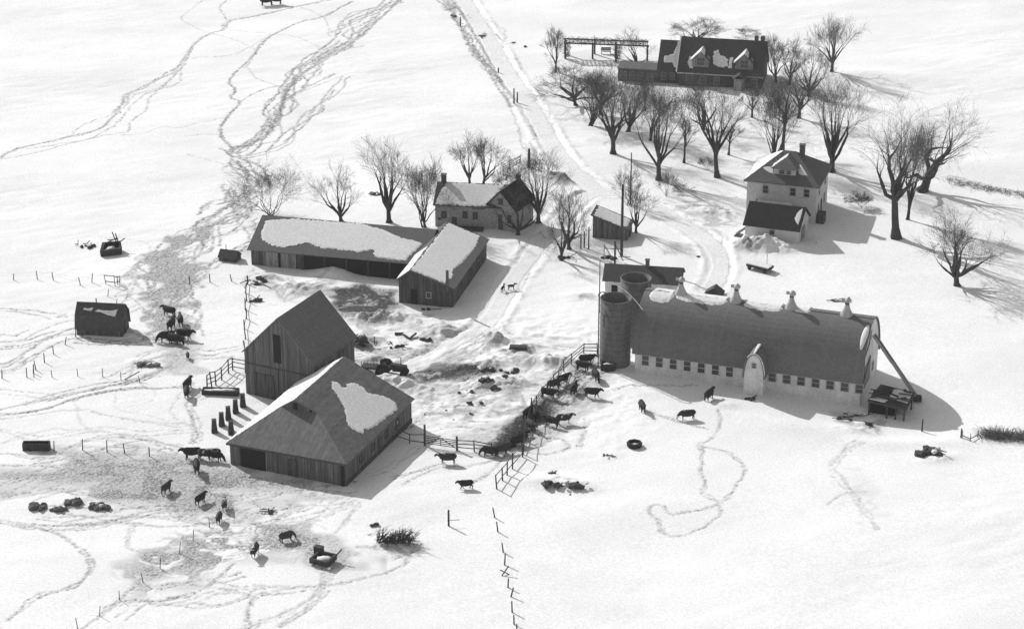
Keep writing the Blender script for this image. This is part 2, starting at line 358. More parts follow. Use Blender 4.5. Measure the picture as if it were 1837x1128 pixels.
def _sp(A, px, py, r, ss):
    ix = (px - X0) / DX; iy = (py - Y0) / DX; k = int(math.ceil(r * 1.35 / DX)); bx = np.round(ix).astype(int); by = np.round(iy).astype(int)
    for a in range(-k, k + 1):
        for b in range(-k, k + 1):
            qx = bx + a; qy = by + b; ok = (qx >= 0) & (qx < NX) & (qy >= 0) & (qy < NY)
            w = ss * np.clip(1.35 - np.hypot(qx - ix, qy - iy) * DX / r, 0, 1); np.maximum.at(A, (qy[ok], qx[ok]), w[ok])
def area(pts, s, A=None, soft=1.6, wander=2.0, thresh=None, seed=0):
    A = TR if A is None else A; w = np.array([P(a, b) for a, b in pts]); lo = w.min(0) - 4; hi = w.max(0) + 4
    i0 = max(0, int((lo[0] - X0) / DX)); i1 = min(NX, int((hi[0] - X0) / DX)); j0 = max(0, int((lo[1] - Y0) / DX)); j1 = min(NY, int((hi[1] - Y0) / DX))
    if i1 <= i0 or j1 <= j0: return
    X, Y = np.meshgrid(xi[i0:i1], yi[j0:j1]); X = X + wander * vnoise(X, Y, 3.5, 21) + .5 * wander * vnoise(X, Y, 1.2, 22); Y = Y + wander * vnoise(X, Y, 3.1, 23)
    ins = np.zeros(X.shape, bool); dist = np.full(X.shape, 99.); n = len(w)
    for i in range(n):
        (x1, y1), (x2, y2) = w[i], w[(i + 1) % n]
        c = ((y1 > Y) != (y2 > Y)); xx = (x2 - x1) * (Y - y1) / (y2 - y1 + 1e-12) + x1; ins ^= c & (X < xx)
        t = np.clip(((X - x1) * (x2 - x1) + (Y - y1) * (y2 - y1)) / ((x2 - x1) ** 2 + (y2 - y1) ** 2 + 1e-9), 0, 1)
        dist = np.minimum(dist, np.hypot(X - x1 - t * (x2 - x1), Y - y1 - t * (y2 - y1)))
    m = np.clip(np.where(ins, dist, -dist) / soft + .5, 0, 1) * s
    if thresh is not None: m *= np.clip((vnoise(X, Y, 2.3, 24 + seed) + .6 * vnoise(X, Y, .8, 25 + seed) - thresh) * 3, 0, 1)
    A[j0:j1, i0:i1] = np.maximum(A[j0:j1, i0:i1], m)

# -- far pasture trails
K = 620 / 1665.
def kk(l): return [(a * K, b * K) for a, b in l]
track(kk([(-80,790),(0,757),(95,715),(320,660),(480,620),(560,550),(600,485),(615,442),(700,405),(830,335),(880,300),(940,205),(1020,160),(1085,140),(1110,95),(1250,65),(1450,25),(1700,-20)]), 3, .5, .22, .62)
track(kk([(95,715),(300,690),(470,655),(590,560),(640,500),(700,440),(790,405),(865,330)]), 1, .2, .2, .5)
track(kk([(0,765),(160,735),(330,690),(480,655),(610,632),(640,580),(700,530),(730,460),(770,420),(850,350),(890,300)]), 1, .2, .2, .5)
track(kk([(480,655),(680,640),(770,608),(870,610),(950,592),(1080,565)]), 1, .1, .18, .5)
track(kk([(320,660),(420,590),(540,545),(640,450),(740,420),(860,395),(875,340)]), 1, .2, .18, .45)
track(kk([(890,650),(960,640),(1060,640)]), 1, .1, .18, .5); track(kk([(900,740),(1040,770),(1120,800)]), 1, .1, .16, .3)
track(kk([(1130,712),(1060,635),(1095,560),(1150,490),(1108,462),(1130,430),(1110,375),(1190,300),(1240,240),(1310,175),(1450,100),(1560,75),(1700,10)]), 2, .3, .24, .68)
track(kk([(1150,490),(1230,440),(1330,410),(1390,420)]), 1, .2, .22, .55); track(kk([(1190,310),(1250,375),(1390,420)]), 1, .2, .22, .5)
track(kk([(1000,-20),(900,55),(868,88),(935,125),(1010,155),(1160,200),(1235,240)]), 1, .2, .18, .42); track(kk([(1110,100),(1055,40),(1100,-10)]), 1, .1, .2, .5)
track(kk([(1090,145),(1310,165),(1430,180),(1520,220),(1560,260)]), 1, .2, .18, .45); track(kk([(900,290),(960,270),(1120,260),(1230,215),(1310,170)]), 1, .2, .18, .45)
track(kk([(1450,30),(1560,80),(1585,130),(1590,180)]), 1, .2, .18, .4)
track([(430,272),(458,255),(492,228),(508,195),(514,160),(534,138),(560,112),(585,96),(618,80),(648,52),(685,22),(730,-12)], 12, 3.0, .24, .66, 3)
track([(415,262),(455,256),(490,226),(508,190),(516,158),(536,138)], 3, .6, .3, .7, 4)
track([(428,280),(470,270),(510,250),(534,225),(556,203),(574,190),(612,135)], 5, 1.6, .22, .6, 5)
track([(520,165),(560,150),(610,132)], 3, 1.5, .2, .5, 6); track([(560,112),(600,92),(655,84)], 2, 1.0, .2, .4, 6); track([(600,60),(640,30),(700,0)], 4, 2.5, .22, .5, 6)
track([(413,262),(424,285),(440,305),(452,325),(450,345)], 8, 2.4, .26, .7, 7)
track([(395,298),(420,290),(450,285)], 4, 1.0, .2, .55, 7); track([(395,300),(425,315),(450,318)], 1, .2, .2, .5, 7)
track([(455,330),(430,362),(392,390),(350,415),(322,440)], 14, 3.6, .28, .66, 8)
track([(470,345),(440,385),(385,408),(340,440),(300,480)], 8, 4.0, .24, .55, 9)
track([(440,390),(420,420),(390,450),(350,480),(310,520)], 6, 3.2, .22, .5, 10)
track([(518,272),(540,300),(560,345),(590,330),(620,335)], 1, .2, .16, .3); track([(560,300),(545,330),(500,350)], 1, .2, .16, .3)
area([(322,425),(372,392),(400,392),(365,430),(340,470),(335,510),(330,560),(345,610),(300,640),(285,600),(300,540),(262,530),(250,500),(280,462)], .7, wander=3)
track([(330,440),(300,480),(295,530),(310,580),(318,610)], 14, 5.0, .24, .6, 12)
track([(205,535),(235,510),(262,482),(300,472)], 1, .2, .22, .5); track([(226,560),(255,545),(300,540)], 1, .2, .2, .45); track([(205,575),(250,555),(300,545)], 1, .2, .2, .45)
track([(205,558),(235,525),(250,500)], 1, .1, .22, .5); track([(175,425),(225,430),(262,438),(275,452)], 1, .2, .16, .3)
track([(330,610),(350,590),(365,560),(350,548),(330,550)], 1, .2, .18, .4)
# -- left middle: lanes and cow paths
track([(-20,548),(30,560),(80,572),(110,582),(140,572)], 4, 1.8, .2, .5, 14); track([(-20,620),(40,618),(80,600),(120,588),(142,585)], 6, 2.2, .22, .55, 15)
track([(-20,665),(20,660),(60,635),(110,610),(150,605)], 5, 2.0, .22, .5, 16); track([(140,612),(200,618),(260,616),(320,612)], 8, 1.8, .22, .55, 17)
track([(240,590),(270,600),(300,610)], 5, 2.2, .22, .5, 18)
track([(-20,746),(60,728),(136,708),(223,692),(262,682),(310,655),(330,628),(332,600)], 5, .9, .24, .62, 19)
track([(-20,752),(30,748),(90,738),(150,718),(226,702),(330,698),(345,690)], 4, .5, .24, .62, 20)
track([(200,690),(240,668),(285,645),(330,640),(380,640),(430,630)], 5, 2.2, .2, .45, 21); track([(262,682),(300,670),(345,645),(420,640)], 3, 1.2, .2, .4, 21)
area([(300,600),(345,600),(360,640),(350,690),(300,680),(280,650)], .42, wander=2)
track([(136,722),(145,760),(175,790),(240,805),(330,800)], 1, .4, .18, .35); track([(0,755),(60,750),(140,742),(230,760),(320,770),(345,762)], 2, .8, .18, .36, 22)
track([(0,775),(80,790),(170,775),(260,782),(340,776)], 2, 1.0, .18, .36, 23); track([(210,712),(215,740),(260,752),(320,762),(345,765)], 1, .4, .18, .32)
track([(350,700),(345,735),(350,765),(348,800)], 3, .8, .22, .5, 24); track([(330,700),(310,735),(315,760),(345,770)], 1, .4, .16, .3); track([(275,700),(270,725),(230,735)], 1, .4, .16, .3)
track([(0,800),(60,782),(110,775),(190,780)], 2, .8, .16, .3, 25); track([(355,720),(400,700),(440,690)], 2, .8, .16, .3, 26); track([(-10,700),(60,712),(100,720)], 2, 1.0, .18, .35, 27)
# -- feed lot below the hipped barn
area([(-30,850),(60,842),(90,826),(165,812),(250,812),(330,830),(420,846),(520,862),(620,884),(560,900),(440,896),(420,936),(350,915),(300,925),(230,900),(110,885),(60,872),(-30,885)], .62, wander=3.2, soft=4)
area([(40,850),(165,818),(330,832),(420,850),(600,885),(440,893),(400,925),(300,910),(110,870)], .85, wander=3, soft=3, thresh=-.15, seed=6)
for i, l in enumerate([[(-20,860),(100,845),(250,830),(420,850)],[(0,880),(150,870),(300,880),(480,905)],[(60,830),(200,815),(330,825),(410,850)],[(100,900),(260,915),(400,915),(520,890),(640,885)],[(300,830),(340,880),(400,930),(420,980)]]): track(l, 12, 5, .2, .5, 160 + i)
area([(225,1015),(340,955),(420,930),(470,935),(560,955),(640,975),(620,1010),(520,1015),(440,1008),(330,1035),(240,1060)], .74, wander=3.4, soft=4, thresh=-.5, seed=8)
area([(560,955),(620,960),(640,990),(610,1020),(560,1020)], .5, wander=1.5)
for i, l in enumerate([[(60,940),(150,948),(230,935),(320,915),(420,905)], [(-20,935),(80,950),(170,945),(260,925)], [(30,945),(110,965),(160,1000),(168,1025),(140,1055),(60,1080),(10,1120)],
    [(240,940),(230,970),(232,992),(290,998),(340,990)], [(420,930),(470,935),(520,920),(575,900),(580,870)], [(400,970),(350,1000),(300,1030),(240,1060),(180,1110),(130,1140)],
    [(600,990),(590,1040),(560,1080),(500,1110),(420,1140)], [(590,1020),(585,1060),(555,1095),(500,1130)], [(340,1050),(420,1060),(500,1055),(590,1050),(680,1030),(728,1015),(732,995),(700,985),(640,985)],
    [(240,1075),(300,1060),(370,1050),(440,1035)], [(320,1090),(380,1095),(430,1080),(470,1060)], [(190,1100),(240,1085),(300,1082),(360,1060),(420,1015)], [(260,1045),(320,1030),(420,1010)],
    [(440,905),(500,930),(560,925),(600,905),(630,890)], [(455,960),(520,950),(590,930),(640,900)], [(640,900),(625,935),(610,960)], [(520,865),(530,900),(500,930)],
    [(440,1140),(440,1100),(460,1075),(500,1065)], [(660,960),(700,950),(740,970),(750,985),(700,1000)], [(0,815),(80,825),(130,820)], [(60,870),(20,885),(-20,900)],
    [(215,1115),(260,1090),(330,1085),(400,1065),(470,1075),(560,1060)]]):
    track(l, 3 if i in (0, 1, 5, 6, 7) else 2, .7, .2, .48, 30 + i, beads=.3)
track([(300,1000),(400,980),(500,960),(600,980)], 10, 5, .2, .45, 60, beads=.5)
# -- centre and right
for i, l in enumerate([[(1290,735),(1294,760),(1278,785),(1258,800),(1262,830),(1255,845),(1268,865),(1262,885),(1290,900)], [(1262,800),(1300,808),(1334,835),(1325,860),(1300,895),(1262,915),(1225,922),(1202,925),(1188,908),(1162,915),(1178,935),(1195,962),(1235,962),(1290,930),(1294,908)],
    [(1160,735),(1200,750),(1270,770)], [(720,870),(760,850),(800,836),(850,835),(900,820)], [(845,870),(880,845),(900,820)], [(950,800),(1000,785),(1020,800),(1000,812),(950,812),(930,795)],
    [(1040,800),(1050,750),(1010,770)], [(1100,700),(1140,692),(1250,690)], [(700,860),(760,842),(800,828)], [(790,765),(840,765),(890,770)], [(770,660),(775,700),(760,740),(720,770)]]):
    track(l, 2, .3, .17, .5, 70 + i, beads=.4)
track([(1548,790),(1515,815),(1500,835),(1520,870),(1540,905),(1575,955)], 3, .8, .2, .4, 84, beads=.4); track([(1480,905),(1520,885),(1560,885)], 2, .4, .2, .4, 85)
area([(1080,620),(1090,660),(1080,720),(1030,760),(990,800),(930,820),(880,820),(800,800),(880,760),(950,740),(1000,680),(1050,640)], .42, wander=1.6)
track([(1070,650),(1030,690),(990,740),(940,780),(890,815)], 14, 2.8, .26, .7, 90)
area([(1020,655),(1075,640),(1080,680),(1030,730),(985,725)], .5, wander=1.4, thresh=-.2)
area([(938,735),(975,712),(985,735),(950,790),(905,820),(870,822),(850,800)], .85, wander=1.0, thresh=-.5)
area([(938,735),(975,712),(980,745),(930,795),(880,818),(865,812),(900,775)], .95, A=DI, wander=1.0, thresh=-.75)
area([(1000,680),(1050,640),(1080,650),(1070,690),(1020,720),(985,720)], .5, A=DI, wander=1.0, thresh=.1)
# -- farm yard: mud and straw
area([(585,520),(640,512),(720,520),(728,555),(700,575),(655,585),(615,570),(590,545)], .9, wander=1.4)
area([(585,522),(640,516),(715,522),(722,548),(690,565),(650,575),(610,560)], 1.0, A=DI, wander=1.6, thresh=-.45)
area([(640,590),(690,600),(700,690),(720,700),(640,690),(620,640)], .55, wander=1.5, thresh=-.3)
area([(705,668),(780,656),(860,650),(905,652),(880,672),(800,690),(755,700),(720,690)], .8, wander=1.2); area([(740,664),(860,652),(880,664),(800,680),(760,694)], .95, A=DI, wander=1.2, thresh=-.45)
area([(450,488),(560,495),(590,520),(560,545),(470,530)], .5, wander=1.4, thresh=-.1); area([(690,560),(730,550),(740,580),(640,590)], .5, wander=1.2, thresh=-.1)
area([(740,590),(800,572),(880,590),(960,640),(1000,660),(900,720),(830,730),(780,700),(720,655)], .45, wander=1.6, thresh=.0)
area([(860,600),(925,600),(950,625),(880,625)], .55, A=TR, wander=1.0, thresh=-.2)
area([(640,575),(740,560),(830,590),(880,590),(960,640),(1030,650),(1000,690),(930,740),(860,770),(770,760),(740,720),(690,700),(640,650)], .5, wander=2.5, thresh=.1, seed=3)
area([(450,480),(590,490),(600,530),(500,545),(450,520)], .5, wander=2, thresh=.05, seed=5)
for i, l in enumerate([[(700,640),(770,622),(840,600),(872,582)],[(735,665),(800,640),(860,615)],[(640,620),(680,640),(740,650)],[(780,700),(860,690),(930,690),(990,680)],[(760,740),(820,720),(900,740)]]): track(l, 5, 1.6, .2, .5, 140 + i, beads=.5)
track([(700,600),(760,590),(820,585)], 5, 1.2, .2, .45, 92)
# -- drive edges, lawns under the trees, the bank behind the stone house
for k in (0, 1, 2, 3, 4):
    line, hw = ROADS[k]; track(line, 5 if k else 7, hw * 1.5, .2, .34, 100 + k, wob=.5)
track([(786,-10),(822,40),(850,90),(884,130),(905,165),(918,190)], 4, .8, .28, .7, 110, beads=.2); track([(918,190),(930,230),(940,270)], 1, .2, .22, .45)  # dark ragged line left of the upper drive, painting its bank shadow
track([(800,-20),(850,60),(888,120),(925,165),(952,215),(985,270),(1010,305)], 2, .5, .24, .62, 111, beads=.5); track([(850,10),(880,55),(905,75)], 2, .4, .2, .5, 112)  # bank shadow painted as dark strands along the upper drive edges
area([(795,-5),(825,10),(815,22),(795,18)], .7, wander=.8)
area([(990,322),(1030,308),(1048,318),(1046,330),(1010,334)], .72, wander=.6, thresh=-.9); area([(990,322),(1030,310),(1046,318),(1044,328),(1010,332)], .3, A=DI, wander=.6, thresh=-.6)  # bank slope toned darker through both ground masks
area([(1220,345),(1290,365),(1325,385),(1320,410),(1260,400),(1215,372)], .5, wander=2, thresh=-.2); area([(1180,345),(1260,340),(1300,360),(1240,365)], .3, wander=2, thresh=.1)
area([(1322,428),(1360,425),(1385,440),(1350,456),(1325,450)], .7, wander=1, thresh=-.2); area([(1345,430),(1375,432),(1365,444),(1345,444)], .5, A=DI, wander=.8, thresh=-.1)
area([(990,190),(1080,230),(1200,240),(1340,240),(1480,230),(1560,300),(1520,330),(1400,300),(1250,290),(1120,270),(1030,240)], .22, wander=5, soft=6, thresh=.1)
area([(1020,525),(1070,525),(1075,540),(1030,542)], .55, wander=.8, thresh=-.3)
area([(1500,815),(1560,870),(1580,960),(1540,930)], .18, wander=2, thresh=0)
area([(1490,735),(1580,735),(1640,700),(1620,760),(1540,775)], .5, wander=1.5, thresh=-.2)
track([(1700,322),(1740,330),(1790,342),(1850,352)], 5, .5, .3, .5, 120, beads=.3)
track([(660,855),(700,842),(745,800)], 2, .6, .2, .3, 121)

XA = np.r_[X0 - far[::-1], xi, X1 + far]; YA = np.r_[Y0 - far[:9][::-1], yi, Y1 + far]
nx, ny = len(XA), len(YA); GX, GY = np.meshgrid(XA, YA); ox, oy = len(far), 9
Z = np.zeros(GX.shape); sub = (slice(oy, oy + NY), slice(ox, ox + NX))
Z[:] = relief_base(GX, GY); Z[sub] = H(GX[sub].ravel(), GY[sub].ravel()).reshape(NY, NX)
foot = np.random.RandomState(3).rand(NY, NX)
Z[sub] -= .10 * TR * (foot > .45) + .05 * DI
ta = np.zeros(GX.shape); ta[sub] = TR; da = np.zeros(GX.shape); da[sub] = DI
me = bpy.data.meshes.new('ground'); nv = nx * ny; me.vertices.add(nv)
me.vertices.foreach_set('co', np.stack([GX, GY, Z], -1).astype(np.float32).ravel())
I = np.arange(nv).reshape(ny, nx); Q4 = np.stack([I[:-1, :-1], I[:-1, 1:], I[1:, 1:], I[1:, :-1]], -1).reshape(-1, 4); nf = len(Q4)
me.loops.add(nf * 4); me.loops.foreach_set('vertex_index', Q4.astype(np.int32).ravel()); me.polygons.add(nf)
me.polygons.foreach_set('loop_start', np.arange(nf, dtype=np.int32) * 4); me.polygons.foreach_set('use_smooth', np.ones(nf, bool))
me.update(calc_edges=True)
for nm, arr in (('trodden_and_shade', ta), ('dirt_and_dark', da)): a = me.attributes.new(nm, 'FLOAT', 'POINT'); a.data.foreach_set('value', arr.astype(np.float32).ravel())  # first mask holds tracks plus the painted shadow of the drive banks
ground = bpy.data.objects.new('ground', me); COL.objects.link(ground); ground['kind'] = 'structure'
def snow_material(name, road=False):
    m = bpy.data.materials.new(name); m.use_nodes = True; n = m.node_tree.nodes; l = m.node_tree.links; b = n['Principled BSDF']
    b.inputs['Roughness'].default_value = .9; b.inputs['Specular IOR Level'].default_value = .15
    tc = n.new('ShaderNodeTexCoord')
    def noise(sc, det=3, ro=.6): q = n.new('ShaderNodeTexNoise'); q.inputs['Scale'].default_value = sc; q.inputs['Detail'].default_value = det; q.inputs['Roughness'].default_value = ro; l.new(tc.outputs['Object'], q.inputs['Vector']); return q
    def mr(src, a, bb, c, d): q = n.new('ShaderNodeMapRange'); q.inputs[1].default_value = a; q.inputs[2].default_value = bb; q.inputs[3].default_value = c; q.inputs[4].default_value = d; l.new(src, q.inputs[0]); return q.outputs[0]
    def mth(op, a, bb):
        q = n.new('ShaderNodeMath'); q.operation = op
        for i, x in enumerate((a, bb)):
            if isinstance(x, (int, float)): q.inputs[i].default_value = x
            else: l.new(x, q.inputs[i])
        return q.outputs[0]
    fine = noise(3.4, 3, .8); mid = noise(1.6, 4, .7); big = noise(.05, 3)
    base = mth('MULTIPLY', mr(big.outputs[0], .3, .7, .77, .87), mr(fine.outputs[0], .32, .68, .84, 1.12))
    if road:
        tr = mr(mid.outputs[0], .35, .7, .0, .24); di = 0.0
    else:
        at = n.new('ShaderNodeAttribute'); at.attribute_name = 'trodden_and_shade'; ad = n.new('ShaderNodeAttribute'); ad.attribute_name = 'dirt_and_dark'
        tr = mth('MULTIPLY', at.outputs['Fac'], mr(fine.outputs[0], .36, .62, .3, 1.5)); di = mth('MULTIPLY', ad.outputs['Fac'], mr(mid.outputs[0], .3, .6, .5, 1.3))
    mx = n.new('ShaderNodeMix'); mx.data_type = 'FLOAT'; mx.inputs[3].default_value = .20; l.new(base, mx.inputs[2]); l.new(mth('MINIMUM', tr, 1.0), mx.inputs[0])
    out = mx.outputs[0]
    if not road:
        m2 = n.new('ShaderNodeMix'); m2.data_type = 'FLOAT'; m2.inputs[3].default_value = .06; l.new(out, m2.inputs[2]); l.new(mth('MINIMUM', di, 1.0), m2.inputs[0]); out = m2.outputs[0]
    l.new(out, b.inputs['Base Color'])
    bp = n.new('ShaderNodeBump'); bp.inputs['Strength'].default_value = .35; bp.inputs['Distance'].default_value = .05
    l.new(mth('ADD', mth('MULTIPLY', fine.outputs[0], .7 if not road else 1.3), mth('MULTIPLY', mid.outputs[0], .8)), bp.inputs['Height']); l.new(bp.outputs[0], b.inputs['Normal'])
    return m
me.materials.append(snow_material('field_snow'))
M['road_snow'] = snow_material('packed_road_snow', True)
# the ploughed drives: sheets of packed snow just above the field sheet
for k, (line, hw) in enumerate(ROADW):
    t = np.gradient(line, axis=0); t /= (np.hypot(*t.T)[:, None] + 1e-9); nn = np.c_[-t[:, 1], t[:, 0]]; rows = []; s = np.arange(len(line)) * .5
    C = np.linspace(-1, 1, 13)
    for j, c in enumerate(C):
        e = hw * (1 + .12 * vnoise(s, s * 0 + c * 3, 1.4, 31) + .10 * vnoise(s, s * 0 + c, 4, 32)) * .93; p = line + nn * (c * e)[:, None]
        zz = H(p[:, 0], p[:, 1]) + (.035 if abs(c) < .9 else -.08) + .0006 * k; rows.append(np.c_[p, zz + (.012 * vnoise(p[:, 0], p[:, 1], .5, 33))])
    V = np.stack(rows, 1); a, bq = V.shape[:2]; I = np.arange(a * bq).reshape(a, bq)
    F = np.stack([I[:-1, :-1], I[1:, :-1], I[1:, 1:], I[:-1, 1:]], -1).reshape(-1, 4)
    rm = bpy.data.meshes.new('road'); rm.from_pydata(V.reshape(-1, 3).tolist(), [], F.tolist()); rm.materials.append(M['road_snow'])
    rm.polygons.foreach_set('use_smooth', np.ones(len(F), bool)); ro = bpy.data.objects.new('road', rm); COL.objects.link(ro); ro['kind'] = 'structure'

# ================================================================ buildings
V3 = Vector
# ---------- big arched-roof dairy barn
r, fr = building('dairy_barn', 'long arched-roof dairy barn with whitewashed wall and four roof ventilators beside two silos', 'barn', (1137, 667), -19)
L, D, E0, RZ = 31.1, 12.0, 2.9, 9.65
def arch(hw, zb, zt, n=14, p=1.12):
    a = [(-hw * math.cos(t) ** p, zb + (zt - zb) * math.sin(t) ** 1.04) for t in [math.pi / 2 * i / n for i in range(n)]]
    return a + [(0, zt)] + [(-q[0], q[1]) for q in a[::-1]]
prof = [(D / 2 + a, b) for a, b in arch(D / 2, E0, RZ)]
w = MB(); w.prism([(0.02, -2.5)] + [(min(max(a, .05), D - .05), b - .12) for a, b in prof] + [(D - .02, -2.5)], 0, .1, L - .1); w.build('wall', 'white_wall', r)
outp = [(D / 2 + a, b) for a, b in arch(D / 2 + .28, E0 - .12, RZ + .12)]; inp = [(D / 2 + a, b) for a, b in arch(D / 2 + .08, E0 - .12, RZ - .05)]
rf = MB(); k = len(outp); vs = [(-.25, *q) for q in outp] + [(-.25, *q) for q in inp] + [(L + .12, *q) for q in outp] + [(L + .12, *q) for q in inp]; fs = []
for i in range(k - 1):
    fs += [(i, i + 1, 2 * k + i + 1, 2 * k + i), (k + i, 3 * k + i, 3 * k + i + 1, k + i + 1), (i, k + i, k + i + 1, i + 1), (2 * k + i, 2 * k + i + 1, 3 * k + i + 1, 3 * k + i)]
fs += [(0, 2 * k, 3 * k, k), (k - 1, 2 * k - 1, 4 * k - 1, 3 * k - 1)]
rf.add(vs, fs); roof = rf.build('roof', 'metal_roof', r)
q = MB(); q.box((L / 2, D / 2, RZ + .14), (L + .5, .5, .14)); q.build('ridge_cap', 'metal_roof', roof)
def curve_snow(cells, name='snow_cover', seed=3):
    """snow lying over the crown of the arch: (u0,u1,v0,v1) ragged sheets that follow the curve"""
    mb = MB(); rg = random.Random(seed)
    for u0, u1, v0, v1, rag in cells:
        nu = max(4, int((u1 - u0) / .35)); nv = 9; g = []
        for i in range(nu + 1):
            u = u0 + (u1 - u0) * i / nu; e = math.sin(math.pi * min(1, max(0, i / nu))) ** .35
            a = D / 2 + (v0 - D / 2) * (.55 + .45 * e) + rg.uniform(-rag, rag) ; b = D / 2 + (v1 - D / 2) * e
            row = []
            for j in range(nv + 1):
                vv = a + (b - a) * j / nv; x = abs(vv - D / 2) / (D / 2 + .28); c = min(1, x) ** (1 / 1.12); zz = E0 - .12 + (RZ + .24 - E0) * math.sin(math.acos(c)) ** 1.04
                edge = min(i, nu - i, j, nv - j); row.append((u, vv, zz + (-.03 if edge == 0 else .11)))
            g.append(row)
        for i in range(nu):
            for j in range(nv):
                mb.add([g[i][j], g[i + 1][j], g[i + 1][j + 1], g[i][j + 1]], [(0, 1, 2, 3)])
    return mb.build(name, 'roof_snow', roof)
curve_snow([(.6, 4.0, 3.5, 10, .12), (4.2, 11.4, 4.2, 10, .16), (13.6, 19.0, 4.4, 10, .12), (20.4, 22.8, 4.9, 9.6, .1)])
A = MB(); kk_ = [q for q in outp if 1.2 < q[0] < 4.6 and q[0] < D / 2]; A.tube([(L - .25 - .35 * (1 - i / len(kk_)), q[0] - .02, q[1] + .03) for i, q in enumerate(kk_)], [(.08 + .34 * math.sin(math.pi * (i + .3) / len(kk_)), .1) for i in range(len(kk_))], 8); A.build('snow_cover', 'roof_snow', roof, True)
for i in range(16):
    u = 1.6 + 1.95 * i
    if 15.2 < u < 18.9: continue
    window(r, 'front', u, 2.02 if u > 18 else 1.95, .95, 1.15 if u > 18 else 1.4, v=.02, frame='trim' if u > 18 else 'white_wall')
for i in range(3): window(r, 'right', 2.2 + 3 * i, 2.0, .8, 1.0, v=L - .1)
for nm, y0, z0, ww, hh in (('hay_door', 5.0, 6.9, 1.5, 1.3), ('sliding_door', 4.2, 1.0, 4.2, 3.2)): door(r, 'right', y0, z0, ww, hh, v=L - .1, m='grey_board', name=nm, handle=nm == 'sliding_door')
q = MB(); q.bar((L + .02, 1.3, 6.0), (L + .02, 4.2, 7.0), .1, .16); q.bar((L + .02, 1.0, 2.4), (L + .02, 5.4, 4.6), .1, .22); q.bar((L + .02, 1.1, 2.4), (L + .02, 1.3, 6.0), .08, .12); q.build('door_track', 'dark_trim', r)
for uu in (4.7, 12.4, 20.0, 27.5):
    A = MB(); A.lathe([(.95, -.45), (.88, 0), (.46, .85), (.33, 1.3), (.33, 1.5)], (uu, D / 2, RZ + .15), 16); v = A.build('ventilator', 'tin', r, True)
    B = MB(); B.lathe([(.3, 1.5), (.3, 1.95)], (uu, D / 2, RZ + .15), 12); B.build('throat', 'dark_trim', v)
    C_ = MB(); C_.lathe([(.42, 1.82), (.46, 1.9), (.44, 2.15), (.25, 2.35), (.05, 2.5)], (uu + .1, D / 2, RZ + .15), 14); C_.box((uu - .5, D / 2, RZ + 2.2), (.55, .05, .45)); C_.build('rotating_hood', 'tin', v)
# feed-room dormer standing out of the long wall
A = MB(); dp = [(17.1 + a, b) for a, b in arch(1.3, 2.6, 5.8, 8, .9)]
A.prism([(15.8, -1.6)] + dp + [(18.4, -1.6)], 1, -2.2, .3); dm = A.build('dormer', 'white_wall', r)
o1 = [(17.1 + a, b) for a, b in arch(1.5, 2.5, 6.05, 8, .9)]; i1 = [(17.1 + a, b) for a, b in arch(1.34, 2.5, 5.86, 8, .9)]; k = len(o1)
A = MB(); ve = [2.2 if True else 0][0]; vs = [(q[0], -2.4, q[1]) for q in o1] + [(q[0], -2.4, q[1]) for q in i1] + [(q[0], 1.9, q[1]) for q in o1] + [(q[0], 1.9, q[1]) for q in i1]; fs = []
for i in range(k - 1): fs += [(i, i + 1, 2 * k + i + 1, 2 * k + i), (k + i, 3 * k + i, 3 * k + i + 1, k + i + 1), (i, k + i, k + i + 1, i + 1)]
A.add(vs, fs); A.build('dormer_roof', 'metal_roof', dm)
A = MB(); A.tube([(17.1 + a * 1.03, -2.42, b + .03) for a, b in [(x - 17.1, y) for x, y in o1[5:-1]]], .06, 5); A.build('snow_rim', 'roof_snow', dm); A = MB(); A.tube([(17.1, -2.3, 6.14), (17.1, 1.3, 6.2)], [(.16, .1), (.3, .12)], 6); A.build('snow_cover', 'roof_snow', dm)
window(dm, 'front', 17.1, 4.3, .5, .6, v=-2.2)

# ---------- silos
for (px, py, z), lab in (((1103, 650, 0), 'nearer dark concrete stave silo with open top, in front of the other silo'), (None, 'farther dark concrete stave silo with open top, behind the first and next to the milk house')) if False else \
    (((1103, 650, 0), 'nearer dark stave silo with open top at the left end of the arched barn'), ((1141, 499, 9.5), 'farther dark stave silo with open top, standing between the nearer silo and the milk house')):
    x, y = P(px, py, z); s = thing('silo', lab, 'silo', (x, y, 0), .3, 'two concrete silos')
    A = MB(); A.lathe([(2.12, -1), (2.12, 9.5), (1.95, 9.5), (1.95, 7.0)], n=40, cap=False); A.build('shell', 'silo', s, True)
    A = MB(); A.lathe([(1.94, 7.2), (1.94, 7.5)], n=24); A.build('silage_surface', 'dark', s)
    for z in np.arange(.8, 9.3, .85): A = MB(); A.tube([(2.14 * math.cos(t), 2.14 * math.sin(t), z) for t in np.linspace(0, 2 * math.pi, 33)], .02, 4, cap=False); A.build('hoop', 'iron', s)
    A = MB(); A.tube([(2.1 * math.cos(t), 2.1 * math.sin(t), 9.5) for t in np.linspace(0, 2 * math.pi, 41)], .1, 6, cap=False); A.build('rim', 'silo', s)
sil_pipe = thing('filler_pipe', 'tall thin pipe with a curved hood up the left side of the nearer silo', 'pipe', G(1073, 656)); A = MB(); A.tube([(0, 0, 0), (0, 0, 10.2)], .09, 6); A.build('pipe', 'iron', sil_pipe)
A = MB(); A.tube([(.55 * math.cos(t) + .45, 0, 10.3 + .55 * math.sin(t)) for t in np.linspace(math.pi, -1.2, 12)], .09, 6); A.build('hood', 'iron', sil_pipe)
pole2 = thing('thin_pole', 'thin bare pole rising behind the nearer silo left of the milk house', 'pole', G(1075, 560)); A = MB(); A.tube([(0, 0, 0), (0, 0, 8.0)], [.1, .06], 6); A.build('shaft', 'post', pole2)
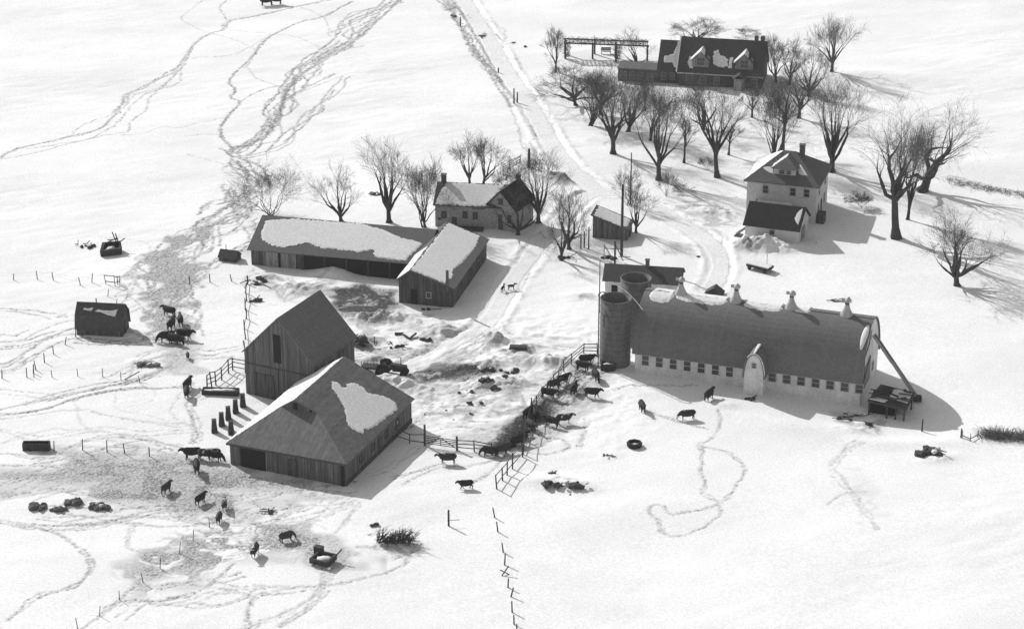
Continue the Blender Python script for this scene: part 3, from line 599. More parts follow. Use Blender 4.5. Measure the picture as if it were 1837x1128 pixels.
hs = thing('hanging_cable', 'pale cable curving from the farther silo top down over the barn roof', 'cable', (0, 0, 0)); a = V3((*P(1093, 506, 9.8), 9.8)); b = V3((*P(1153, 556, 9.2), 9.2)); m_ = V3((*P(1125, 516, 10.2), 10.2))
A = MB(); A.tube([a * (1 - t) ** 2 + m_ * 2 * t * (1 - t) + b * t * t for t in np.linspace(0, 1, 12)], .05, 5); hs.location = b; A.v = [tuple(V3(v) - b) for v in A.v]; A.build('strand', 'trim', hs)

# ---------- milk house behind the silos
bx_ = P(1083, 502, 2.9); r, fr = building('milk_house', 'low dark-roofed milk house with a small chimney behind the silos', 'shed', None, -9, base=bx_)
A = MB(); A.prism([(0.15, -1), (.15, 2.85), (2.6, 4.3), (5.05, 2.85), (5.05, -1)], 0, .2, 11.0); A.build('wall', 'white_wall', r)
A = MB(); A.slab([(-.2, -.15, 2.82), (11.5, -.15, 2.82), (11.5, 2.6, 4.5), (-.2, 2.6, 4.5)], .14); A.slab([(-.2, 5.35, 2.82), (11.5, 5.35, 2.82), (11.5, 2.602, 4.498), (-.2, 2.602, 4.498)], .14); roof = A.build('roof', 'dark_shingle', r)
A = MB(); A.box((6.1, 2.7, 4.8), (.55, .55, 1.1)); A.box((6.1, 2.7, 5.4), (.7, .7, .12)); A.build('chimney', 'brick', roof)
door(r, 'front', 1.6, 0, .9, 2.1, v=.15, m='dark'); window(r, 'front', 6.2, 1.7, .9, .8, v=.15); window(r, 'right', 2.6, 1.7, .8, .8, v=11.0)

# ---------- tall gable barn
r, fr = building('gable_barn', 'tall dark board barn with steep gable roof, behind the hip-roofed barn', 'barn', (442, 708), -26)
W_, D_, E_, R_, pk = 10.6, 10.6, 6.5, 12.0, 5.4
A = MB(); A.prism([(0, -1.5), (0, E_), (pk, R_ - .15), (W_, E_), (W_, -1.5)], 1, 0, D_); A.build('wall', 'barn_board', r)
A = MB(); A.slab([(W_ + .35, -.3, E_ - .25), (W_ + .35, D_ + .3, E_ - .25), (pk, D_ + .3, R_ + .1), (pk, -.3, R_ + .1)], .14)
A.slab([(-.3, -.3, E_ - .22), (-.3, D_ + .3, E_ - .22), (pk - .002, D_ + .3, R_ + .098), (pk - .002, -.3, R_ + .098)], .14); roof = A.build('roof', 'metal_roof', r)
snow_on(fr, ((-.3, 0, E_ - .22), (-.3, 5, E_ - .22), (pk, 0, R_ + .1)), [(-.3, -.25, E_ - .22), (-.3, D_ + .25, E_ - .22), (pk - .15, D_ + .2, R_ - .05), (pk - .15, -.25, R_ - .05)], roof, .2, local=True)
door(r, 'front', 2.9, 0, 3.0, 3.6, v=0, m='grey_board' if False else 'dark_board', name='sliding_door'); door(r, 'front', 5.1, 5.6, 1.1, 4.0, v=0, m='dark', name='hay_door', handle=False)
A = MB(); A.box((W_ / 2, -.05, 4.7), (W_, .1, .16)); A.box((5.1, -.06, 2.35), (.14, .12, 4.6)); A.build('batten', 'dark_trim', r)
door(r, 'right', 4.4, 3.6, 1.4, 1.6, v=W_, m='dark', name='hatch', handle=False); door(r, 'right', 7.2, 3.2, 1.5, 2.4, v=W_, m='dark_board', name='side_door')

# ---------- hip-roofed barn
r, fr = building('hipped_barn', 'low wide board barn with hipped front, saltbox roof and a large snow patch', 'barn', (414, 836), -21.5)
W_, D_, E_, RU, R_ = 15.8, 20.0, 3.3, 6.25, 7.7; GV, GZ = 5.9, 6.35
A = MB()
A.box((W_ / 2, .06, 1.05), (W_, .12, 4.4)); A.box((W_ - .06, D_ / 2, 1.05), (.12, D_ - .26, 4.4)); A.box((.06, D_ / 2, 1.05), (.12, D_ - .26, 4.4))
A.prism([(0, -1.2), (0, E_), (RU, R_ - .2), (W_, E_), (W_, -1.2)], 1, D_ - .12, D_); A.build('wall', 'barn_board', r)
sR = (R_ - E_) / (W_ + .35 - RU); sL = (R_ - E_) / (RU + .35)
def zr(u): return R_ - sR * (u - RU)
def zl(u): return R_ - sL * (RU - u)
uR = RU + (R_ - GZ) / sR; uL = RU - (R_ - GZ) / sL
A = MB(); A.slab([(W_ + .35, -.3, E_), (W_ + .35, D_ + .3, E_), (RU, D_ + .3, R_), (RU, GV - .25, R_), (uR, GV, GZ)], .14)
A.slab([(-.35, -.3, E_), (uL, GV, GZ), (RU - .002, GV - .25, R_ - .002), (RU - .002, D_ + .3, R_ - .002), (-.35, D_ + .3, E_)], .14); roof = A.build('roof', 'plank_roof', r)
A = MB(); A.slab([(-.35, -.3, E_), (W_ + .35, -.3, E_), (uR, GV, GZ), (uL, GV, GZ)], .12); hip = A.build('front_roof', 'plank_roof', r)
A = MB(); A.add([(uL + .1, GV - .02, GZ - .1), (uR - .1, GV - .02, GZ - .1), (RU, GV - .02, R_ - .1), (uL + .1, GV + .2, GZ - .1), (uR - .1, GV + .2, GZ - .1), (RU, GV + .2, R_ - .1)], [(0, 1, 2), (3, 5, 4), (0, 3, 4, 1), (1, 4, 5, 2), (2, 5, 3, 0)]); g_ = A.build('gablet', 'barn_board', r)
A = MB(); A.box((6.3, GV - .05, GZ + .45), (.55, .06, .8)); A.box((8.4, GV - .05, GZ + .12), (.3, .06, .3)); A.build('louvre', 'dark', g_)
pr = ((W_ + .35, 0, E_), (W_ + .35, 5, E_), (RU, 0, R_)); K5 = 420 / 1480.
snow_on(fr, pr, [(380 + a * K5, 600 + b * K5) for a, b in [(755,295),(790,300),(815,330),(845,335),(860,310),(905,305),(950,330),(975,360),(1020,378),(1070,385),(1120,400),(1165,435),(1172,470),(1140,505),(1100,530),(1060,560),(1010,590),(965,600),(955,628),(920,615),(880,590),(860,560),(845,500),(835,460),(805,400),(780,365),(760,335)]], roof, .2, 2)
pl = ((-.35, 0, E_), (-.35, 5, E_), (RU, 0, R_)); e = .1
snow_on(fr, pl, [(-.3, -.2, E_), (uL - .1, GV, GZ), (RU - .1, GV + .2, R_), (RU - .1, D_ + .2, R_), (-.3, D_ + .25, E_)], roof, .28, 4, local=True)
door(r, 'front', 3.2, 0, 3.4, 3.0, v=0, m='dark', name='open_doorway', handle=False); door(r, 'front', 8.6, 0, 1.3, 2.5, v=0)
A = MB(); A.box((W_ - .35, -.08, 1.4), (.42, .14, 3.3)); A.build('corner_opening', 'dark', r)
A = MB(); A.box((W_ / 2, -.07, -.1), (W_, .14, .3)); A.box((W_ + .05, D_ / 2, .35), (.1, D_, .5)); A.build('sill_beam', 'post', r)
A = MB(); A.box((W_ / 2, -.32, E_ - .16), (W_ + .7, .05, .2)); A.build('fascia', 'dark_trim', r)
for y0 in (4.5, 8, 12, 15.5): window(r, 'right', y0, 1.9, .8, .8, v=W_, frame='dark_trim', bars=False)
door(r, 'right', 10.2, 0, 1.2, 2.2, v=W_)

# ---------- L-shaped shed round the yard
r, fr = building('yard_barn', 'long low L-shaped cattle shed with dark board walls and snow over both roofs', 'barn', (450, 478), -13.5)
L, D, E_, R_ = 27.2, 13.2, 3.0, 5.8
A = MB(); A.prism([(.1, -1), (.1, E_), (7, R_ - .15), (D, E_), (D, -1)], 0, 0.1, 27.0); A.build('wall', 'dark_board', r)
A = MB(); A.slab([(-.35, -.45, E_ - .12), (27.3, -.45, E_ - .12), (27.3, 7, R_), (-.35, 7, R_)], .13); A.slab([(-.35, D + .4, E_ - .12), (27.3, D + .4, E_ - .12), (27.3, 7.002, R_ - .002), (-.35, 7.002, R_ - .002)], .13); roof = A.build('roof', 'shingle', r)
mp_ = ((0, -.45, E_ - .12), (5, -.45, E_ - .12), (0, 7, R_)); KA = 480 / 1504.
snow_on(fr, mp_, [(420 + a * KA, 360 + b * KA) for a, b in [(175,115),(260,105),(345,103),(450,110),(590,121),(700,128),(735,135),(790,150),(850,170),(900,192),(960,215),(1010,222),(1060,240),(1040,262),(1000,300),(965,338),(900,333),(830,325),(795,318),(797,280),(775,275),(740,283),(700,290),(640,280),(560,272),(500,268),(460,255),(420,238),(385,238),(330,255),(270,262),(220,255),(180,235),(160,215),(150,190),(165,150)]], roof, .22, 6)
A = MB(); wp = [(25.9, -1), (25.9, 3.9), (27.75, 5.35), (34.0, 3.2), (34.0, -1)]; A.prism(wp, 1, -8.9, 11.2); A.build('wing_wall', 'dark_board', r)
A = MB(); A.slab([(34.4, -9.3, 3.18), (34.4, 11.6, 3.18), (27.75, 11.6, 5.5), (27.75, -9.3, 5.5)], .13); A.slab([(25.6, -9.3, 3.8), (25.6, 11.6, 3.8), (27.748, 11.6, 5.498), (27.748, -9.3, 5.498)], .13); wr = A.build('wing_roof', 'shingle', r)
wp_ = ((34.4, 0, 3.18), (34.4, 5, 3.18), (27.75, 0, 5.5))
snow_on(fr, wp_, [(27.9, -9.1, 5.4), (28.0, 11.2, 5.4), (33.0, 11.2, 3.6), (33.4, 6, 3.5), (33.2, 0, 3.5), (32.6, -3.5, 3.7), (33.2, -6, 3.5), (32.8, -8.9, 3.6)], wr, .26, 7, local=True, jit=.16)
snow_on(fr, ((25.6, 0, 3.8), (25.6, 5, 3.8), (27.75, 0, 5.5)), [(25.65, -9.1, 3.8), (27.65, -9.1, 5.4), (27.65, 1.0, 5.4), (25.7, 1.0, 3.8)], wr, .3, 8, local=True)
for u in (3.2, 6.0): door(r, 'front', u, -.2, 2.4, 2.9, v=.1, m='grey_board', name='sliding_door')
A = MB(); A.box((4.6, .04, 1.3), (.35, .1, 3.0)); A.build('doorway', 'dark', r)
A = MB(); A.box((16.4, .02, 1.2), (16.4, .16, 2.6)); A.build('open_bay', 'dark', r)
for u in (8.4, 11.8, 15.2, 18.6, 22.0): A = MB(); A.box((u, -.12, 1.2), (.24, .2, 3.6)); A.build('bay_post', 'post', r)
door(r, 'front', 28.2, -.2, 1.0, 2.6, v=-8.9, m='dark'); window(r, 'front', 30.4, 1.7, .6, .8, v=-8.9, bars=False); door(r, 'front', 32.4, -.2, 1.2, 2.3, v=-8.9, m='dark_board')
A = MB(); A.tube([(33.3, -9.2, 2.6), (33.3, -9.2, 5.9)], .22, 8); A.build('flue', 'brick', r)
for y0 in (-4, 1, 6): window(r, 'right', y0, 1.7, .8, .7, v=34.0, frame='dark_trim', bars=False)

# ---------- old stone farmhouse
r, fr = building('stone_farmhouse', 'old whitewashed stone farmhouse with snowy roof and dark gabled end wing', 'house', (781, 408), -8)
A = MB(); A.prism([(.0, -1), (0, 3.9), (4.0, 6.1), (8.0, 3.9), (8.0, -1)], 0, 0, 10.6); A.build('wall', 'stone_wall', r)
A = MB(); A.slab([(-.3, -.35, 3.85), (11.5, -.35, 3.85), (11.5, 4.0, 6.3), (-.3, 4.0, 6.3)], .13); A.slab([(-.3, 8.35, 3.85), (11.5, 8.35, 3.85), (11.5, 4.002, 6.298), (-.3, 4.002, 6.298)], .13); roof = A.build('roof', 'dark_shingle', r)
snow_on(fr, ((0, -.35, 3.85), (5, -.35, 3.85), (0, 4, 6.3)), [(.1, -.15, 3.9), (5, -.2, 3.9), (8.1, -.1, 3.9), (8.6, .6, 4.2), (10.4, 3.9, 6.2), (1.4, 3.9, 6.2), (.5, 2.2, 5)], roof, .18, 9, local=True)
A = MB(); A.box((.75, 4.1, 6.6), (.75, .75, 1.7)); A.box((.75, 4.1, 7.5), (.9, .9, .14)); A.build('chimney', 'brick', roof)
for u, z in ((1.4, 2.2), (4.75, 2.4), (6.4, 2.3)): window(r, 'front', u, z, .6, .95, v=0, frame='dark_trim', bars=False)
door(r, 'front', 3.05, .0, .8, 1.9, v=0); A = MB(); A.box((.7, -.03, 1.5), (.5, .06, .3)); A.build('vent', 'dark', r); A = MB(); A.box((4.6, -.9, .25), (6.4, 1.4, .6)); A.build('stone_plinth', 'rock', r)
A = MB(); A.box((7.0, -.42, 3.7), (2.0, .12, .22)); A.build('gutter', 'dark_trim', r)
o = V3(fr.loc((*P(872, 410), 0))); sub_ = bpy.data.objects.new('end_wing', None); COL.objects.link(sub_); sub_.parent = r; da_ = math.radians(-18)
def rot(pt): x, y, z = pt; c, s = math.cos(da_), math.sin(da_); return (o.x + x * c - y * s, o.y + x * s + y * c, z)
def rmb(mb): mb.v = [rot(v) for v in mb.v]; return mb
bpy.data.objects.remove(sub_)
A = MB(); A.prism([(0, -1), (0, 3.85), (2.65, 6.6), (5.2, 3.85), (5.2, -1)], 1, 0, 6.4); w2 = rmb(A).build('end_wing_wall', 'stone_wall', r)
A = MB(); A.slab([(-.3, -.35, 3.75), (-.3, 6.8, 3.75), (2.65, 6.8, 6.8), (2.65, -.35, 6.8)], .13); A.slab([(5.55, -.35, 3.7), (5.55, 6.8, 3.7), (2.652, 6.8, 6.798), (2.652, -.35, 6.798)], .13); r2 = rmb(A).build('end_wing_roof', 'black_roof', r)
A = MB(); A.slab([(-.25, -.3, 3.95), (-.25, 6.7, 3.95), (2.55, 6.7, 6.85), (2.55, -.3, 6.85)], .12); rmb(A).build('snow_cover', 'roof_snow', r2)
A = MB(); A.box((2.65, 6.2, 7.0), (.6, .6, 1.1)); rmb(A).build('chimney', 'brick', r2)
for nm, x, z, ww, hh in (('attic_window', 2.6, 4.9, .8, .8), ('window', 2.5, 2.2, .7, .9), ('window', 4.1, 2.2, .7, 1.2), ('door', 2.6, .7, .8, 1.9)):
    A = MB(); A.box((x, -.03, z), (ww, .06, hh)); ob = rmb(A).build(nm, 'glass' if 'win' in nm else 'dark_board', w2); 
    A = MB(); A.box((x, -.05, z - hh / 2 - .05), (ww + .2, .1, .08)); A.box((x, -.05, z + hh / 2 + .05), (ww + .2, .1, .08)) if nm != 'door' else None; rmb(A).build('sill', 'dark_trim', w2)

# ---------- small shed with lean roof
r, fr = building('lean_roof_shed', 'small dark shed with snow on its sloping roof beside the utility pole', 'shed', (1063, 428), -13)
A = MB(); A.prism([(0, -1), (0, 3.85), (5.5, 1.9), (5.5, -1)], 1, 0, 4.2); A.build('wall', 'barn_board', r)
A = MB(); A.slab([(-.3, -.3, 4.05), (5.8, -.3, 1.9), (5.8, 4.5, 1.9), (-.3, 4.5, 4.05)], .13); roof = A.build('roof', 'dark_shingle', r)
snow_on(fr, ((-.3, 0, 4.05), (5.8, 0, 1.9), (-.3, 4, 4.05)), [(.15, -.05, 4), (2.5, -.0, 3), (4.6, .1, 2.2), (5.3, 1.2, 2), (5.3, 4.2, 2), (0.1, 4.2, 4)], roof, .2, 10, local=True)
door(r, 'right', 2.1, 0, .9, 1.7, v=5.5)

# ---------- square two-storey house
r, fr = building('square_farmhouse', 'pale square two-storey farmhouse with hipped roof and front dormer', 'house', (1338, 388), -17)
W_, D_, E_ = 11.2, 10.6, 6.2
A = MB(); A.box((W_ / 2, D_ / 2, (E_ - 1) / 2), (W_, D_, E_ + 1)); A.build('wall', 'house_wall', r)
a1, a2, b1, b2, u1, u2, vm, RZ = -.55, W_ + .55, -.55, D_ + .55, 4.7, 6.6, D_ / 2, 9.9
A = MB(); A.slab([(a1, b1, E_), (a2, b1, E_), (u2, vm, RZ), (u1, vm, RZ)], .12); A.slab([(a2, b1, E_), (a2, b2, E_), (u2, vm, RZ)], .12); A.slab([(a2, b2, E_), (a1, b2, E_), (u1, vm, RZ), (u2, vm, RZ)], .12); A.slab([(a1, b2, E_), (a1, b1, E_), (u1, vm, RZ)], .12); roof = A.build('roof', 'shingle', r)
A = MB(); A.box((W_ / 2, D_ / 2, E_ - .18), (W_ + 1.0, D_ + 1.0, .1)); A.build('eaves', 'trim', r)
A = MB(); A.box((7.6, 5.8, 9.8), (.8, .8, 2.2)); A.box((7.6, 5.8, 10.95), (.95, .95, .14)); A.build('chimney', 'brick', roof)
snow_on(fr, ((a1, 0, E_), (a1, 5, E_), (u1, vm, RZ)), [(-.45, -.3, E_), (-.45, 10.8, E_), (4.5, 5.6, 9.7), (4.5, 4.9, 9.7)], roof, .15, 11, local=True)
# dormer
A = MB(); A.prism([(1.1, 6.5), (1.1, 8.35), (4.8, 8.35), (4.8, 9.3)], 0, 4.0, 7.5); dm = A.build('dormer', 'house_wall', r)
A = MB(); A.slab([(3.6, .7, 8.3), (7.9, .7, 8.3), (5.75, 3.0, 9.7)], .1); A.slab([(7.9, .7, 8.3), (7.9, 3.7, 8.3), (5.75, 5.2, 9.75), (5.75, 3.0, 9.7)], .1); A.slab([(3.6, .7, 8.3), (5.748, 3.0, 9.698), (5.748, 5.2, 9.748), (3.6, 3.7, 8.3)], .1); dr = A.build('dormer_roof', 'shingle', dm)
snow_on(fr, ((3.6, .7, 8.3), (5.75, 3, 9.7), (3.6, 3.7, 8.3)), [(3.7, .9, 8.3), (5.7, 3.1, 9.7), (5.7, 5.1, 9.75), (3.7, 3.6, 8.3)], dr, .14, 12, local=True)
window(dm, 'front', 5.3, 7.65, .8, .6, v=1.1); window(dm, 'front', 6.4, 7.65, .6, .6, v=1.1)
fp = ((a1, b1, E_), (a2, b1, E_), (u1, vm, RZ))
KH = 210 / 1128.
snow_on(fr, fp, [(1310 + a * KH, 250 + b * KH) for a, b in [(315, 275), (360, 262), (410, 270), (415, 330), (380, 322), (345, 300)]], roof, .14, 13, jit=.03)
snow_on(fr, fp, [(1310 + a * KH, 250 + b * KH) for a, b in [(655, 255), (680, 245), (715, 300), (745, 350), (700, 348), (655, 330)]], roof, .14, 14, jit=.03)
for u in (3.0, 7.4, 9.6): window(r, 'front', u, 4.9, .8, 1.2, v=0)
window(r, 'front', 9.0, 1.7, .8, 1.3, v=0)
for v_ in (2.2, 7.6):
    for z in (1.8, 4.8): window(r, 'right', v_, z, .75, 1.3, v=W_)
door(r, 'right', 4.9, .2, .9, 2.2, v=W_); A = MB(); A.box((W_ + .7, 1.4, .6), (1.2, 2.0, 1.6)); A.build('cellar_hatch', 'dark_board', r)
A = MB(); A.box((2.2, -.55, 1.4), (.1, .1, 3.4)); A.box((7.2, -1.9, 1.2), (.12, .12, 3)); A.box((4.6, -1.0, 2.95), (6.2, 2.2, .16)); pch = A.build('porch', 'trim', r)
snow_on(fr, ((1.5, -2.1, 3.03), (7.7, -2.1, 3.03), (1.5, 0, 3.03)), [(1.6, -2.0, 3.03), (7.6, -2.0, 3.03), (7.5, -.1, 3.03), (1.9, -.1, 3.03)], pch, .3, 15, local=True)

# ---------- garage
r, fr = building('garage', 'low pale outbuilding with jet black roof in front of the square farmhouse', 'garage', (1336, 429), -20)
W_, D_, E_ = 8.4, 7.0, 2.65
A = MB(); A.prism([(0, -1), (0, E_), (D_ / 2, 4.95), (D_, E_), (D_, -1)], 0, 0, W_); A.build('wall', 'house_wall', r)
A = MB(); A.slab([(-.35, -.4, E_ - .2), (W_ + .35, -.4, E_ - .2), (W_ + .35, D_ / 2, 5.15), (-.35, D_ / 2, 5.15)], .12); A.slab([(-.35, D_ + .4, E_ - .2), (W_ + .35, D_ + .4, E_ - .2), (W_ + .35, D_ / 2 + .002, 5.148), (-.35, D_ / 2 + .002, 5.148)], .12); roof = A.build('roof', 'black_roof', r)
snow_on(fr, ((0, -.4, E_ - .2), (5, -.4, E_ - .2), (0, 3.5, 5.15)), [(1310 + a * KH, 250 + b * KH) for a, b in [(700, 665), (690, 720), (675, 770), (655, 825), (635, 800), (620, 765), (640, 720), (670, 685)]], roof, .14, 16, jit=.03)
window(r, 'front', 4.3, 1.7, .8, .75, v=0, bars=False, frame='house_wall'); door(r, 'right', 3.4, 0, 2.4, 2.1, v=W_, m='grey_board', name='garage_door')
A = MB(); A.slab([(-1.9, .4, .1), (-.1, .4, 1.6), (-.1, 2.4, 1.6), (-1.9, 2.4, .1)], .12); A.build('cellar_door', 'dark_board', r)

# ---------- big house on the rise
r, fr = building('large_house', 'large dark-roofed one-and-a-half-storey house with two snowy dormers among the trees', 'house', (1217, 155), -12)
W_, D_, E_, RZ = 15.6, 10.0, 3.1, 8.3
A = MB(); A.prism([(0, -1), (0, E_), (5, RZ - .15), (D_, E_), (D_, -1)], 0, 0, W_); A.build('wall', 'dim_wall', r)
A = MB(); A.slab([(-.3, -.4, E_ - .3), (W_ + .3, -.4, E_ - .3), (W_ + .3, 5, RZ), (-.3, 5, RZ)], .14); A.slab([(-.3, 10.4, E_ - .3), (W_ + .3, 10.4, E_ - .3), (W_ + .3, 5.002, RZ - .002), (-.3, 5.002, RZ - .002)], .14); roof = A.build('roof', 'dark_shingle', r)
A = MB(); A.box((W_ / 2, -.45, E_ - .35), (W_ + .6, .08, .22)); A.build('eaves', 'trim', r)
for u in (4.0, 12.2):
    A = MB(); A.prism([(u - 1.6, 3.4), (u - 1.6, 5.4), (u, 6.7), (u + 1.6, 5.4), (u + 1.6, 3.4)], 1, .6, 3.4); dm = A.build('dormer', 'grey_board', r)
    A = MB(); A.slab([(u - 1.95, .25, 5.0), (u, .25, 6.85), (u, 3.9, 6.85), (u - 1.95, 2.5, 5.0)], .1); A.slab([(u + 1.95, .25, 5.0), (u + .002, .25, 6.848), (u + .002, 3.9, 6.848), (u + 1.95, 2.5, 5.0)], .1); dr = A.build('dormer_roof', 'dark_shingle', dm)
    A = MB(); A.slab([(u - 2.0, .2, 5.15), (u - .05, .2, 7.02), (u - .05, 3.8, 7.02), (u - 2.0, 2.4, 5.15)], .14); A.build('snow_cover', 'roof_snow', dr); A = MB(); A.slab([(u + .05, .25, 7.0), (u + .75, .25, 6.3), (u + .5, 3.6, 6.5), (u + .05, 3.7, 7.0)], .1); A.build('snow_cover', 'roof_snow', dr)
    window(dm, 'front', u, 4.9, 1.3, 1.3, v=.6, frame='grey_board')
mpn = ((0, -.4, E_ - .3), (5, -.4, E_ - .3), (0, 5, RZ))
snow_on(fr, mpn, [(6.0, 2.2, 0), (6.2, 3.1, 0), (6.8, 3.3, 0), (7.4, 2.5, 0), (8.2, 2.4, 0), (9.0, 1.8, 0), (9.1, 1.0, 0), (8.2, .7, 0), (7.2, .8, 0), (6.4, 1.1, 0)], roof, .12, 17, local=True)
snow_on(fr, mpn, [(2.1, .3, 0), (1.4, 1.2, 0), (1.8, 2.2, 0), (2.6, 1.8, 0), (2.6, .3, 0)], roof, .12, 18, local=True)
for u in (9.2, 10.6): snow_on(fr, mpn, [(u, .6, 0), (u + .7, .7, 0), (u + .7, 2.4, 0), (u, 2.2, 0)], roof, .12, 19, local=True)
for u in (13.8, 15.0): A = MB(); A.box((u, 5.2, 8.4), (.7, .7, 1.5)); A.build('chimney', 'brick', roof)
for u in (2.0, 4.6, 7.2): window(r, 'front', u, 1.5, 1.0, 1.4, v=0, frame='grey_board')
A = MB(); A.box((11.6, -1.0, 1.35), (1.9, 2.0, 2.7)); pe = A.build('entrance_porch', 'grey_board', r); door(pe, 'front', 11.6, 0, 1.0, 2.2, v=-2.0, m='trim'); A = MB(); A.slab([(10.3, -2.3, 2.7), (11.6, -2.3, 3.5), (11.6, .2, 3.5), (10.3, .2, 2.7)], .1); A.slab([(12.9, -2.3, 2.7), (11.602, -2.3, 3.498), (11.602, .2, 3.498), (12.9, .2, 2.7)], .1); A.build('porch_roof', 'dark_shingle', pe)
window(r, 'front', 14.2, 1.5, 1.0, 1.4, v=0)
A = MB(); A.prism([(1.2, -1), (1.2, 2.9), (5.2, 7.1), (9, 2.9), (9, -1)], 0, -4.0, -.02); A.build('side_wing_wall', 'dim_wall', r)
A = MB(); A.slab([(-4.3, .8, 2.7), (-.32, .8, 2.7), (-.32, 5.2, 7.4), (-4.3, 5.2, 7.4)], .13); A.slab([(-4.3, 9.3, 2.7), (-.32, 9.3, 2.7), (-.32, 5.202, 7.398), (-4.3, 5.202, 7.398)], .13); wr = A.build('side_wing_roof', 'dark_shingle', r)
snow_on(fr, ((-4, .8, 2.7), (0, .8, 2.7), (-4, 5.2, 7.4)), [(-.4, 1.1, 0), (-1.0, 1.3, 0), (-1.6, 2.0, 0), (-3.0, 1.9, 0), (-3.2, 2.8, 0), (-1.5, 3.2, 0), (-1.0, 5.0, 0), (-.4, 5.1, 0)], wr, .2, 20, local=True)
A = MB(); A.prism([(-.3, E_ - .2), (5, RZ - .05), (5, RZ + .12), (-.35, E_ + .1)], 0, -.55, -.31); A.build('snow_cover', 'roof_snow', roof)
for u in (-3, -1.4): window(r, 'front', u, 1.5, .8, 1.3, v=1.2, frame='grey_board')
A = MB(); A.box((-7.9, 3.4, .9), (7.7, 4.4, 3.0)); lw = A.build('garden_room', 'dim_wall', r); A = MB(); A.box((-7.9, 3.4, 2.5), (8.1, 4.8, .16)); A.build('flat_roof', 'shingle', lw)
for u in (-10.6, -9.0, -7.4, -5.6): window(lw, 'front', u, 1.2, .9, 1.3, v=1.2, frame='grey_board')

# ---------- small barn-shaped shed on the left
r, fr = building('field_shed', 'small isolated dark shed with streak of snow on its broken-pitch roof in the left field', 'shed', (138, 604), -7)
A = MB(); A.prism([(0, -1), (0, 1.4), (.35, 3.1), (1.75, 4.5), (3.2, 3.1), (3.5, 1.4), (3.5, -1)], 0, 0, 6.6); A.build('wall', 'dark_board', r)
A = MB(); A.slab([(-.2, -.16, 1.2), (6.85, -.16, 1.2), (6.85, .28, 3.2), (-.2, .28, 3.2)], .1); A.slab([(-.2, .28, 3.202), (6.85, .28, 3.202), (6.85, 1.75, 4.65), (-.2, 1.75, 4.65)], .1); A.slab([(-.2, 3.25, 3.202), (6.85, 3.25, 3.202), (6.85, 1.752, 4.648), (-.2, 1.752, 4.648)], .1); A.slab([(-.2, 3.66, 1.2), (6.85, 3.66, 1.2), (6.85, 3.25, 3.2), (-.2, 3.25, 3.2)], .1); roof = A.build('roof', 'dark_shingle', r)
up = ((0, .28, 3.2), (5, .28, 3.2), (0, 1.75, 4.65))
snow_on(fr, up, [(2.6, .75, 0), (3.6, .7, 0), (4.8, .4, 0), (5.6, .3, 0), (5.9, 1.1, 0), (5.0, .95, 0), (4.0, .9, 0), (3.0, 1.0, 0)], roof, .08, 21, local=True, jit=.06); snow_on(fr, up, [(.9, .9, 0), (2.1, .8, 0), (2.3, 1.15, 0), (1.5, 1.05, 0), (1.0, 1.1, 0)], roof, .06, 22, local=True, jit=.06)
A = MB(); A.box((2.6, 1.8, 4.9), (.12, .12, .7)); A.build('vent_pipe', 'iron', roof); door(r, 'right', 1.7, 0, 1.1, 2.0, v=6.6)

# ---------- sunken cellar roof by the yard barn
x = G(412, 466); r = thing('low_hut', 'low dark half-buried hut left of the long yard barn', 'hut', x, math.radians(-18))
A = MB(); A.prism([(-.9, -.5), (-.9, .7), (0, 1.5), (1.1, .6), (1.1, -.5)], 0, -1.4, 1.4); A.build('wall', 'dark_board', r); A = MB(); A.slab([(-1.5, -1.1, .65), (1.5, -1.1, .65), (1.5, 0, 1.65), (-1.5, 0, 1.65)], .08); A.slab([(-1.5, 1.3, .6), (1.5, 1.3, .6), (1.5, .002, 1.648), (-1.5, .002, 1.648)], .08); q_ = A.build('roof', 'dark_shingle', r); A = MB(); A.tube([(-.5, 0, 1.5), (-.5, 0, 2.4)], .07, 6); A.build('flue', 'iron', q_)
# ---------- hay elevator and the wrecked lean-to at the barn end
g = G(1645, 720); e0 = V3((*P(1567, 601, 7.6), 7.6)); r = thing('hay_elevator', 'long slanting hay elevator chute leaning from the barn gable down to the snow', 'elevator', g)
a = e0 - g; b = V3((0, 0, .3)); dr_ = (a - b).normalized(); side = dr_.cross(V3((0, 0, 1))).normalized(); up_ = side.cross(dr_)
A = MB(); A.bar(a, b, .5, .08); [A.bar(a + side * s + up_ * .14, b + side * s + up_ * .14, .08, .3) for s in (-.28, .28)]; A.build('chute', 'trim', r)
A = MB(); [A.bar(a.lerp(b, t) - side * .3 + up_ * .2, a.lerp(b, t) + side * .3 + up_ * .2, .06, .06) for t in np.linspace(.02, .4, 11)]; A.build('slats', 'dark_trim', r)
A = MB(); A.bar(a.lerp(b, 0), a.lerp(b, .42), .62, .12); A.build('dark_trough', 'iron', r); A = MB(); A.box(b + V3((0, 0, .2)), (1.1, .8, .7)); A.build('motor_box', 'iron', r)
g = G(1549, 744); r = thing('broken_lean_to', 'broken lean-to shelter littered with boards and snow at the right end of the arched barn', 'shelter', g, math.radians(-19)); rg = random.Random(4)
A = MB(); A.slab([(.3, .3, 2.0), (5.6, -.4, 1.7), (5.9, 4.2, 2.3), (1.2, 5.0, 2.5)], .16); rf_ = A.build('roof', 'dark_board', r)
A = MB(); A.slab([(3.0, 1.5, 2.35), (5.5, 1.0, 2.15), (5.6, 3.6, 2.5), (3.2, 4.0, 2.6)], .12); A.build('snow_cover', 'roof_snow', rf_); A = MB(); A.slab([(.6, .45, 2.28), (2.6, .2, 2.18), (2.9, .9, 2.24), (1.0, 1.2, 2.32)], .1); A.build('snow_cover', 'roof_snow', rf_)
